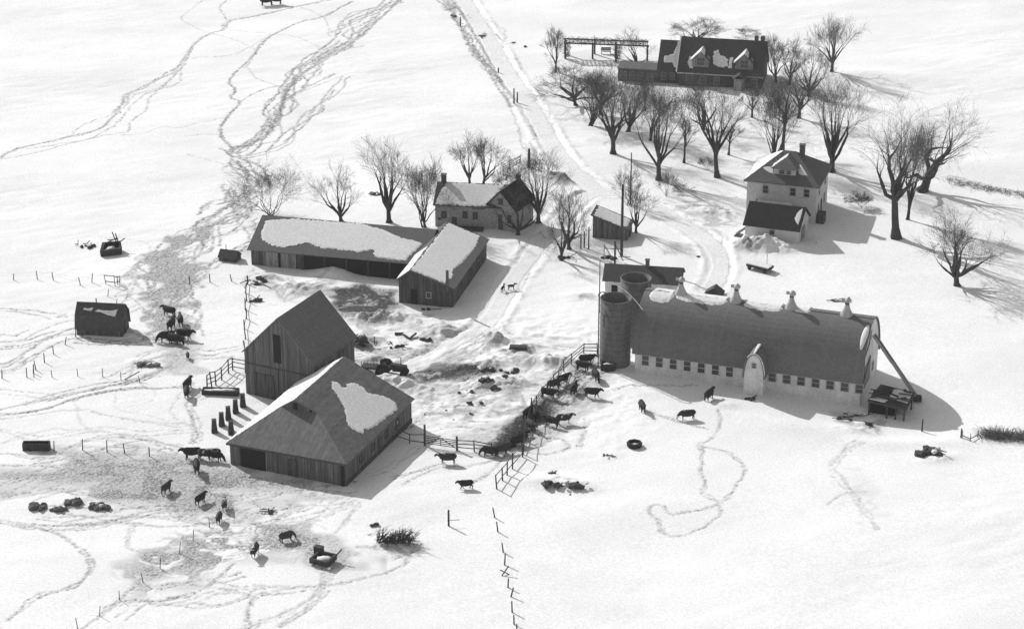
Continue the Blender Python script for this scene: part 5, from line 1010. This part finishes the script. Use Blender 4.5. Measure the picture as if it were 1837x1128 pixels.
COWS = [
 (803,831,178,'standing','patched_hide','dark cow in profile facing left below the farm gate',1.05),
 (836,876,188,'walking','black_hide','small black cow nearest the camera beside the lone post, walking left',.85),
 (879,818,170,'grazing','black_hide','black cow squeezed against the right end of the gate fence',1),
 (1062,712,-8,'walking','black_hide','black cow walking right, alone at the right side of the herd',1),
 (1152,737,-80,'standing','black_hide','black cow seen end-on in open snow, left of the grazing pair near the barn',1),
 (1233,752,186,'grazing','patched_hide','cow with lowered head at the shadow edge of the arched barn',1),
 (1272,716,60,'standing','black_hide','black cow seen end-on in the shadow left of the barn dormer',1.05),
 (1052,652,8,'standing','black_hide','topmost black cow of the herd beside the board fence',1.0),
 (1045,664,-30,'standing','black_hide','second black cow from the silo end of the herd',1.0),
 (1069,681,-75,'grazing','black_hide','black cow head down just below the tank at the silo foot',1.05),
 (1010,688,40,'standing','black_hide','black cow standing along the middle of the board fence',1),
 (994,697,30,'standing','dark_hide','dark cow behind the one along the middle of the fence',1),
 (984,713,-20,'standing','black_hide','black cow pressed to the lower part of the board fence',1),
 (1030,705,75,'walking','black_hide','tall-looking black cow seen from behind in the middle of the herd',1.05),
 (990,764,150,'standing','black_hide','left black cow of the pair in the middle of the pen',1),
 (1012,759,15,'standing','patched_hide','right cow of the pair in the middle of the pen with pale belly',1),
 (947,748,60,'standing','black_hide','upper left black cow of the dark huddle at the fence end',1),
 (961,750,100,'standing','black_hide','upper right black cow of the dark huddle at the fence end',1),
 (953,771,-60,'standing','dark_hide','dark cow in the centre of the huddle at the fence end',1),
 (935,786,40,'lying','black_hide','black cow lying in the muddy lane below the huddle',1),
 (929,798,30,'standing','black_hide','black cow beside the big post at the head of the lower fence',1),
 (915,800,45,'lying','dark_hide','dark cow lying in mud left of the big fence post',1),
 (900,814,35,'standing','dark_hide','dark cow in the lane between gate fence and lower fence',1),
 (345,822,185,'standing','black_hide','leftmost black cow of the group beside the hipped barn doorway',1.1),
 (353,846,-80,'standing','black_hide','black cow facing the camera at the front of the group by the barn doorway',1.1),
 (372,824,5,'standing','patched_hide','patched cow in the middle of the group by the barn doorway',1.1),
 (386,826,-20,'grazing','black_hide','black cow head down nearest the left corner of the hipped barn',1),
 (299,882,65,'walking','dark_hide','dark cow alone at the upper left of the feed lot stragglers',.9),
 (360,902,60,'standing','black_hide','black cow in the trampled feed lot above the fence corner',.9),
 (403,912,95,'standing','patched_hide','paler cow seen end-on right of the black one in the feed lot',.85),
 (393,936,-95,'standing','dark_hide','dark cow facing the camera just right of the fence corner post',.85),
 (457,996,-100,'standing','patched_hide','cow facing the camera with pale legs at bottom left of centre',1.0),
 (514,970,35,'grazing','dark_hide','dark cow grazing above the snow-covered implement',.9),
 (337,697,75,'standing','black_hide','upper cow of the pair left of the empty pen',1.05),
 (335,712,-85,'walking','black_hide','lower cow of the pair left of the empty pen',1.0),
 (304,566,150,'standing','black_hide','highest black cow at the hay heap right of the field shed',1.05),
 (308,590,80,'standing','black_hide','black cow standing end-on in the middle of the hay heap herd',1.15),
 (324,582,100,'standing','black_hide','black cow at the back right of the hay heap herd',1.05),
 (299,612,200,'grazing','black_hide','leftmost black cow feeding at the hay heap',1.1),
 (314,616,-30,'grazing','black_hide','front black cow feeding at the hay heap',1.1),
 (331,608,-10,'standing','black_hide','rightmost black cow feeding at the hay heap',1.1),
 (337,643,-80,'standing','black_hide','small calf alone below the hay heap herd',.6),
 (478,10,185,'standing','black_hide','left dark cow of two at the very top of the pasture',1.4),
 (496,8,5,'standing','black_hide','right dark cow of two at the very top of the pasture',1.4)]
for px, py, hd, pose, hide, lab, k in COWS: cow(px, py, hd, pose, hide, lab, k)
def dog_mesh():
    A = MB(); A.tube([(-.4, 0, .55), (-.25, 0, .56), (.1, 0, .52), (.35, 0, .55)], [(.08, .1), (.12, .14), (.14, .17), (.1, .13)], 10); A.tube([(.3, 0, .6), (.45, 0, .74)], [.1, .08], 8); A.tube([(.4, 0, .78), (.55, 0, .76), (.72, 0, .7)], [.09, .09, .05], 8)
    for s in (-1, 1): A.tube([(.28, s * .09, .5), (.28, s * .09, .25), (.3, s * .09, 0)], [.07, .04, .04], 6); A.tube([(-.3, s * .09, .5), (-.24, s * .1, .3), (-.36, s * .09, .2), (-.32, s * .09, 0)], [.09, .06, .04, .04], 6); A.tube([(.42, s * .06, .84), (.4, s * .1, .92)], [.04, .02], 5)
    A.tube([(-.4, 0, .6), (-.62, 0, .72)], [.04, .025], 5); return evalmesh(A, .03, 'fur', 'black_hide', 1)
DM = dog_mesh()
for px, py, h, lab in ((902, 523, 70, 'left dog of two on the drive beside the wing of the L-shaped shed'), (917, 520, 10, 'right dog of two on the drive beside the wing of the L-shaped shed')):
    t = thing('dog', lab, 'dog', G(px, py), math.radians(h), 'dogs on the drive'); t.scale = (1.25,) * 3; b = bpy.data.objects.new('body', DM); COL.objects.link(b); b.parent = t

# ================================================================ yard clutter
def clump(name, lab, cat, px, py, w, d, h, n, seed, m='rock', cap=True, planks=0):
    rg = random.Random(seed); g = G(px, py); t = thing(name, lab, cat, g)
    if m == 'hay': w *= .62; d *= .6
    A = MB()
    n2 = n * 3 if m == 'hay' else n
    for i in range(n2): r_ = rg.uniform(.35, .8 if m == 'hay' else 1) * h; A.rock((rg.gauss(0, w * .28), rg.gauss(0, d * .28), r_ * .3), r_, rg, 2, .6)
    for i in range(planks): a = V3((rg.gauss(0, w * .3), rg.gauss(0, d * .3), h * rg.uniform(.2, .7))); A.bar(a, a + V3((rg.gauss(0, w * .4), rg.gauss(0, d * .4), rg.gauss(.1, h * .5))), rg.uniform(.08, .2), .07)
    A.build('mound', m, t, False)
    if cap:
        A = MB(); [A.rock((rg.gauss(.0, w * .2), rg.gauss(.1, d * .2), h * rg.uniform(.5, .7)), h * rg.uniform(.35, .6), rg, 2, .5) for _ in range(max(1, n // 2))]; A.build('snow_cover', 'roof_snow', t, True)
    return t
CL = [
 ('hay_mound','leftmost dark hay mound of the four in the feed lot','hay mound',71,910,2.4,1.4,.75,5,1,'hay',False,0),('hay_mound','low dark hay mound, second from left in the feed lot','hay mound',103,914,1.8,1.2,.6,4,2,'hay',True,0),
 ('hay_mound','widest dark hay mound, third from left in the feed lot','hay mound',131,902,2.8,1.4,.8,6,3,'hay',False,0),('hay_mound','lumpy hay mound with snow on it, rightmost of the four in the feed lot','hay mound',179,910,2.2,1.8,.7,7,4,'hay',True,0),
 ('scrap_heap','low scrap heap with a snow lump right of the cattle in the feed lot','scrap heap',487,916,2.0,1.3,.4,4,5,'iron',True,5),
 ('hay_heap','trampled dark hay heap among the feeding herd','hay heap',318,607,2.6,1.6,.8,7,6,'hay',True,0),
 ('snowy_boulders','long heap of dark boulders poking from a drift at lower centre','rocks',1020,872,4.2,1.4,.7,8,7,'rock',True,0),('rock','single small dark stone just below the long boulder heap','rock',1022,887,.4,.3,.25,1,8,'rock',False,0),('snowy_boulders','small heap of dark stones above the long boulder heap','rocks',990,850,1.6,.9,.45,4,9,'rock',True,0),
 ('snowy_boulders','big snow-capped boulder heap below the barn at far right','rocks',1675,815,3.0,1.6,.9,6,10,'rock',True,2),
 ('dry_weeds','small dry weed tuft left of the round feeder','weeds',1091,817,1.0,.5,.2,3,11,'weed',False,5),
 ('brush_heap','dark brush mound below the field shed','brush',258,655,2.4,1.1,.55,5,12,'weed',False,8),
 ('covered_implement','low snow-covered implement lying left of the old tractor','implement',153,442,2.6,1.4,.5,5,13,'iron',True,5),
 ('scrap_heap','scrap heap at the left foot of the L-shaped shed','scrap heap',462,508,2.6,1.6,.6,6,14,'iron',True,8),('scrap_heap','dark snow-topped scrap by the ragged post line','scrap heap',454,540,1.8,1.0,.5,4,15,'iron',True,4),
 ('scrap_heap','small rubbish heap at the foot of the crooked drive tree','scrap heap',1018,463,1.8,1.0,.5,5,16,'rock',False,4),('scrap_heap','dark clutter around the braced wooden frame','scrap heap',1090,463,2.4,.9,.4,5,17,'rock',False,5),
 ('scrap_heap','scattered dark scrap in the snow above the arched barn, right of the third ventilator','scrap heap',1502,540,2.2,1.1,.3,4,18,'iron',True,6),
 ('scrap_heap','flattened boards in the snow against the right foot of the arched barn','scrap heap',1520,750,3.2,1.4,.4,4,19,'post',True,10),('scrap_heap','dark rubbish beneath the broken lean-to edge','scrap heap',1562,760,1.6,.9,.5,4,20,'iron',False,3),
 ('scrap_heap','dark rubbish at the foot of the barn dormer','scrap heap',1352,716,2.2,.8,.35,5,21,'iron',False,3),
 ('farm_scrap','dark disc-like scrap, left piece of the yard junk row','scrap',712,622,2.4,.8,.35,5,22,'iron',False,4),('farm_scrap','dark upright scrap, right piece of the yard junk row','scrap',763,610,1.0,1.0,.45,4,23,'iron',False,3),
 ('rubbish_pile','dark machinery clutter against the right wall of the gable barn','scrap heap',640,612,2.8,2.0,1.0,7,24,'iron',True,10),
 ('dark_bush','dark round bush in the snow left of the tall vase tree','bush',671,349,1.8,1.0,.6,4,25,'weed',False,6),
 ('dark_log','dark log lying beside the top of the upper drive','log',920,78,1.6,.6,.35,3,26,'rock',False,2),('stone_lump','small grey lump right of the dark log','rock',944,84,1.0,.6,.35,2,27,'rock',True,0),
 ('roadside_scrub','dark scrub strip on the verge near the top of the drive','scrub',868,66,1.0,2.4,.4,6,28,'weed',False,8),('roadside_scrub','dark scrub clump at the very top left of the drive','scrub',818,30,2.6,1.0,.5,5,29,'weed',False,6),
 ('ball_stone','small round dark stone in the snow inside the right drive','rock',1253,461,.3,.3,.35,1,30,'rock',False,0),
 ('stone_lump','small dark lump in the shadow beside the garage','rock',1463,436,.4,.3,.3,1,31,'rock',False,0),
 ('yard_rubble','dark rubble at the far right end of the muddy strip','rubble',868,664,3.0,1.2,.6,6,32,'rock',True,4),('yard_rubble','dark snowy rubble heap below the muddy strip','rubble',873,682,1.8,1.1,.6,5,33,'rock',True,0),
 ('yard_rubble','dark snowy rubble on the ridge between yard and pen','rubble',918,668,1.4,1.0,.5,4,34,'rock',True,0),('yard_rubble','dark stones with snow just below the ridge rubble','rubble',908,678,1.6,.8,.4,4,35,'rock',True,0),
 ('yard_rubble','dark angled stone in the hollow of the yard','rubble',883,698,1.2,.7,.5,2,36,'rock',False,0),('yard_rubble','low stones left of the hollow in the yard','rubble',838,704,1.8,.8,.4,3,37,'rock',True,0),
 ('yard_rubble','scattered stones above the gate fence','rubble',850,724,1.8,.8,.35,4,38,'rock',True,0),('rock','lowest small dark stone above the gate fence','rock',815,753,.5,.3,.25,1,39,'rock',False,0),('rock','small dark stone left of the scattered stones above the gate','rock',800,736,.4,.3,.2,1,40,'rock',False,0),
 ('yard_rubble','stones at the lower lip of the snowy mounds in the yard','rubble',845,742,1.4,.6,.3,3,41,'rock',True,0),
 ('scrap_heap','dark pieces in the mud beside the wing front of the L-shaped shed','scrap heap',762,556,2.4,.8,.35,4,42,'iron',False,2),
]
for c in CL: clump(*c)
def hedge(lab, pts, seed, den=.45, hm=1.0):
    rg = random.Random(seed); W3 = [G(a, b) for a, b in pts]; t = thing('hedge', lab, 'hedge', W3[0]); sg = []
    for i in range(int(den * 1700)):
        f = rg.random() * (len(W3) - 1); k = int(f); c = W3[k].lerp(W3[k + 1], f - k) - W3[0] + V3((rg.gauss(0, .4), rg.gauss(0, .7), 0)); hh = rg.uniform(.2, 1.1) * hm; d = V3((rg.gauss(0, .5), rg.gauss(0, .5), hh)); sg.append((c, c + d, .03, .015, 3)); e = c + d * .6; sg.append((e, e + V3((rg.gauss(0, .4), rg.gauss(0, .4), rg.gauss(.1, .2))), .02, .012, 3))
    seg_mesh('twigs', sg, 'weed', t)
hedge('scrubby hedge running off the right edge below the arched barn', [(1762,782),(1800,784),(1840,786),(1900,790)], 3)
hedge('far low hedge line crossing the field at the right edge', [(1700,326),(1750,336),(1800,346),(1860,356)], 4, .16, .5)
hedge('dark brushy tangle along the muddy lane at the foot of the board fence', [(978,728),(950,755),(920,785),(885,812)], 6, .32, .7)
fence('board_fence', 'short middle stretch of board fence hidden among the huddled cattle', [(953,739),(949,765),(943,790),(938,815)], rails=2, wire=0, pr=.11, ph=1.8, seed=22, lean=.15)
g = G(706, 972); t = thing('brush_pile', 'fallen spiky branch pile in the snow at lower centre left', 'brush pile', g); rg = random.Random(5); sg = []
for i in range(150):
    c = V3((rg.uniform(-2, 2), rg.uniform(-.6, .8), .1)); d = V3((rg.uniform(-.2, 1.2), rg.uniform(-.8, .4), rg.uniform(.1, 1.5))); sg.append((c, c + d, .05, .02, 2))
    for k in range(3): e = c + d * rg.uniform(.4, 1); sg.append((e, e + V3((rg.gauss(.2, .4), rg.gauss(0, .4), rg.gauss(.1, .4))), .025, .012, 3))
seg_mesh('branches', sg, 'bark', t)
g = G(672, 943); t = thing('fallen_board', 'short dark board lying above the spiky branch pile', 'board', g, .3); A = MB(); A.box((0, 0, .15), (1.1, .3, .2)); A.box((.2, .1, .28), (.5, .2, .1)); A.build('plank', 'post', t)
# tapered piers
for i, (px, py, lab) in enumerate(((385,775,'front left tapered grey pier of the block beside the hipped barn'),(415,778,'front right tapered grey pier nearest the hipped barn eave'),(398,763,'second tapered pier back in the row beside the hipped barn'),(410,752,'third tapered pier back in the row beside the hipped barn'),(423,740,'fourth tapered pier back in the row beside the hipped barn'),(436,729,'fifth tapered pier back, nearest the gable barn corner'))):
    g = G(px, py); t = thing('tapered_pier', lab, 'pier', g, .2, 'tapered piers beside the hipped barn'); A = MB(); A.add([(a * w_, b * w_, z) for z, w_ in ((-.2, .42), (1.7, .27)) for a, b in ((-1, -1), (1, -1), (1, 1), (-1, 1))], [(0, 1, 2, 3), (4, 7, 6, 5), (0, 4, 5, 1), (1, 5, 6, 2), (2, 6, 7, 3), (3, 7, 4, 0)]); A.build('shaft', 'rock', t); A = MB(); A.box((0, 0, 1.75), (.6, .6, .12)); A.build('cap', 'iron', t)
def wheel(t, c, r, w, ax='Y', name='wheel'):
    A = MB(); d = V3((0, w / 2, 0)); A.tube([V3(c) - d, V3(c) - d * .6, V3(c) + d * .6, V3(c) + d], [r * .9, r, r, r * .9], 20); o = A.build(name, 'rubber', t, True)
    A = MB(); A.tube([V3(c) - d * 1.12, V3(c) + d * 1.12], r * .5, 12); A.build('rim', 'iron', o); return o
def tractor(px, py, a, lab, sc=1.0, m='iron', snow=False):
    t = thing('old_tractor', lab, 'tractor', G(px, py), math.radians(a)); t.scale = (sc,) * 3
    A = MB(); A.add([(.1, -.3, .7), (1.9, -.26, .75), (1.9, .26, .75), (.1, .3, .7), (.1, -.3, 1.35), (1.85, -.24, 1.25), (1.85, .24, 1.25), (.1, .3, 1.35)], [(0, 1, 2, 3), (4, 7, 6, 5), (0, 4, 5, 1), (1, 5, 6, 2), (2, 6, 7, 3), (3, 7, 4, 0)]); A.build('bonnet', m, t)
    A = MB(); A.box((-.5, 0, .85), (1.3, .7, .4)); A.box((1.2, 0, .6), (1.8, .3, .25)); A.build('chassis', m, t); A = MB(); A.box((-.75, 0, 1.3), (.5, .6, .1)); A.box((-1, 0, 1.5), (.08, .6, .4)); A.build('seat', m, t)
    for s in (-1, 1): wheel(t, (-.65, s * .75, .72), .74, .34); wheel(t, (1.6, s * .5, .4), .4, .2); A = MB(); A.tube([(-.65 + .82 * math.cos(q), s * .75, .72 + .82 * math.sin(q)) for q in np.linspace(.3, 2.6, 9)], [(.2, .03)] * 9, 6); A.build('mudguard', m, t)
    A = MB(); A.tube([(1.2, .1, 1.2), (1.2, .1, 2.1)], .05, 6); A.build('exhaust_pipe', 'iron', t); A = MB(); A.tube([(-.1, 0, 1.2), (-.3, 0, 1.6)], .03, 5); A.tube([(-.3 + .0 * q, .22 * math.cos(q), 1.6 + .22 * math.sin(q)) for q in np.linspace(0, 6.28, 13)], .02, 4); A.build('steering_wheel', 'iron', t)
    if snow: A = MB(); A.rock((.9, 0, 1.35), .5, random.Random(2), 2, .4); A.rock((-.6, 0, 1.45), .35, random.Random(3), 2, .5); A.build('snow_cover', 'roof_snow', t, True)
    return t
tractor(700, 672, -12, 'dark farm tractor beside the snow bank behind the hipped barn', 1.25)
g = G(200, 455); t = thing('snowed_wagon', 'dark abandoned wagon body holding snow, sticks at its rear, in upper left field', 'wagon', g, math.radians(14)); A = MB()
A.add([(-1.7, -.9, -.1), (1.5, -.9, -.1), (1.6, 1.3, -.1), (-1.3, 1.3, -.1), (-1.8, -1, .95), (1.6, -.9, 1.1), (1.6, 1.3, 1.5), (-1.2, 1.3, 1.5), (-1.3, -.6, .95), (1.2, -.5, 1.1), (1.2, 1.0, 1.5), (-.8, 1.0, 1.5)], [(0, 1, 2, 3), (0, 4, 5, 1), (1, 5, 6, 2), (2, 6, 7, 3), (3, 7, 4, 0), (4, 8, 9, 5), (5, 9, 10, 6), (6, 10, 11, 7), (7, 11, 8, 4)]); A.build('body', 'iron', t)
A = MB(); A.rock((-.1, .1, .75), .8, random.Random(5), 2, .5); A.build('snow_fill', 'roof_snow', t, True); A = MB()
for a, b in (((-.6, 1.2, 1.4), (1.2, 1.3, 2.0)), ((-.4, 1.0, 1.9), (1.3, 1.2, 1.8)), ((1.0, 1.0, 1.2), (.4, 1.4, 3.0)), ((1.2, 1.1, 1.2), (.9, 1.4, 2.7)), ((1.4, 1.0, 1.4), (2.3, 1.2, 1.9))): A.bar(a, b, .12, .12)
A.build('sticks', 'post', t)
g = G(668, 668); t = thing('stake_wagon', 'wagon with upright stakes standing behind the dark tractor', 'wagon', g, math.radians(-10)); A = MB(); A.box((0, 0, .9), (2.8, 1.5, .25)); A.build('bed', 'iron', t)
for i in range(7): A = MB(); A.box((-1.3 + .43 * i, -.7, 1.4), (.1, .1, .9)); A.build('stake', 'grey_board', t)
for a, b in ((-1, -.8), (1, -.8), (-1, .8), (1, .8)): wheel(t, (a, b, .45), .45, .2)
for ob_, ang in (((695,600,'dark flat board lying at the top of the yard junk row'), 0), ((735,606,'V-shaped pair of dark beams standing in the yard snow'), 1)):
    px, py, lab = ob_; t = thing('scrap_beam', lab, 'scrap', G(px + 20 * (1 - ang), py)); A = MB()
    if ang: A.bar((-.9, .6, .25), (.0, -.5, .1), .22, .2); A.bar((0, -.5, .1), (.9, .9, .35), .22, .2)
    else: A.box((0, 0, .15), (1.1, .4, .25)); A.box((.5, .05, .22), (.4, .3, .12))
    A.build('beam', 'iron', t)
# low implement at lower left of centre
g = G(580, 1008); t = thing('snowed_implement', 'square dark-framed implement half filled with snow at the bottom of the feed lot', 'implement', g, math.radians(-25)); 
for c, d in (((0, -1, .45), (2.4, .22, .6)), ((0, 1, .5), (2.4, .22, .6)), ((-1.1, 0, .45), (.22, 2, .6)), ((1.1, 0, .5), (.22, 2, .7))): A = MB(); A.box(c, d); A.build('frame_beam', 'iron', t)
A = MB(); A.rock((0, 0, .3), .85, random.Random(3), 2, .45); A.build('snow_fill', 'roof_snow', t, True); A = MB(); A.box((-1.3, 1.3, .7), (1.0, .7, .9)); A.build('seat_box', 'iron', t); A = MB(); A.bar((1.1, 1, .6), (1.6, 1.6, 1.3), .12, .12); A.build('lever', 'iron', t)
g = G(1138, 800); t = thing('feed_ring', 'dark box-shaped feeder with snow inside, in open snow below the arched barn', 'feeder', g, -.1); A = MB()
A.lathe([(.95, 0), (1.0, .55), (.72, .6), (.6, .2)], n=8, cap=False); A.build('shell', 'rubber', t); A = MB(); A.lathe([(.0, .3), (.64, .25), (.64, .1)], n=12); A.build('snow_fill', 'roof_snow', t, True)
def trough(name, lab, px, py, a, L_, W__, H_, m='iron', snow=True):
    t = thing(name, lab, 'trough', G(px, py), math.radians(a)); A = MB()
    for c, d in (((0, -W__ / 2, H_ / 2), (L_, .1, H_)), ((0, W__ / 2, H_ / 2), (L_, .1, H_)), ((-L_ / 2, 0, H_ / 2), (.1, W__, H_)), ((L_ / 2, 0, H_ / 2), (.1, W__, H_)), ((0, 0, .1), (L_, W__, .1))): A.box(c, d)
    A.build('sides', m, t)
    if snow: A = MB(); A.rock((0, 0, 0), 1, random.Random(4), 2, .3); A.v = [(x * L_ * .42, y * W__ * .38, H_ * .75 + z * .6) for x, y, z in A.v]; A.build('snow_fill', 'roof_snow', t, True)
trough('feed_bunk', 'long snow-filled feed bunk at the front of the pen beside the gable barn', 396, 706, -4, 4.8, 1.2, .65); trough('tipped_trough', 'dark tipped trough lying at the left edge above the feed lot', 66, 806, 0, 3.3, .9, 1.0, snow=False)
trough('water_tank', 'dark snow-topped water tank at the foot of the nearer silo', 1091, 662, -8, 1.9, 1.2, .95)
g = G(1363, 484); t = thing('hay_wagon', 'flat low wagon heaped with snow between the square farmhouse and the arched barn', 'wagon', g, math.radians(-35)); A = MB(); A.box((0, 0, .65), (3.8, 1.8, .3)); A.build('bed', 'iron', t)
for a, b in ((-1.3, -.9), (1.3, -.9), (-1.3, .9), (1.3, .9)): wheel(t, (a, b, .35), .35, .15)
A = MB(); A.slab([(-1.85, -.85, .98), (1.85, -.85, .98), (1.8, .85, .98), (-1.8, .85, .98)], .16); A.build('snow_cover', 'roof_snow', t); A = MB(); A.tube([(.9, .5, .8), (.9, .5, 2.6)], .04, 5); A.build('mast', 'iron', t)
g = G(1282, 529); t = thing('dark_hut_top', 'dark peaked hut top showing just behind the arched barn ridge', 'hut', g, -.3); A = MB(); A.prism([(-1.2, -.5), (-1.2, .5), (0, 1.3), (1.2, .5), (1.2, -.5)], 1, -.8, .8); A.build('wall', 'dark_board', t); A = MB(); A.slab([(-1.4, -.9, .45), (-1.4, .9, .45), (0, .9, 1.45), (0, -.9, 1.45)], .08); A.slab([(1.4, -.9, .45), (1.4, .9, .45), (.002, .9, 1.448), (.002, -.9, 1.448)], .08); A.build('roof', 'dark_shingle', t)
g = G(930, 626); t = thing('low_sled', 'low dark stone boat beside the snow heap at the end of the drive', 'sled', g, -.12); A = MB(); A.box((0, 0, .3), (2.4, 1.0, .35)); A.build('deck', 'iron', t); A = MB(); A.box((0, -.4, .1), (2.6, .1, .2)); A.build('runner', 'post', t)

# ================================================================ winter haze: one closed box of thin air round everything
A = MB(); A.box((0, 300, 64), (1100, 1400, 140)); hz = A.build('haze', 'trim'); hz['kind'] = 'stuff'
hm = bpy.data.materials.new('thin_haze'); hm.use_nodes = True; n_ = hm.node_tree.nodes; n_.clear(); o_ = n_.new('ShaderNodeOutputMaterial'); v_ = n_.new('ShaderNodeVolumePrincipled')
v_.inputs['Color'].default_value = (.9, .9, .9, 1); v_.inputs['Density'].default_value = .00011; v_.inputs['Anisotropy'].default_value = 0; hm.node_tree.links.new(v_.outputs[0], o_.inputs['Volume']); hz.data.materials.clear(); hz.data.materials.append(hm)
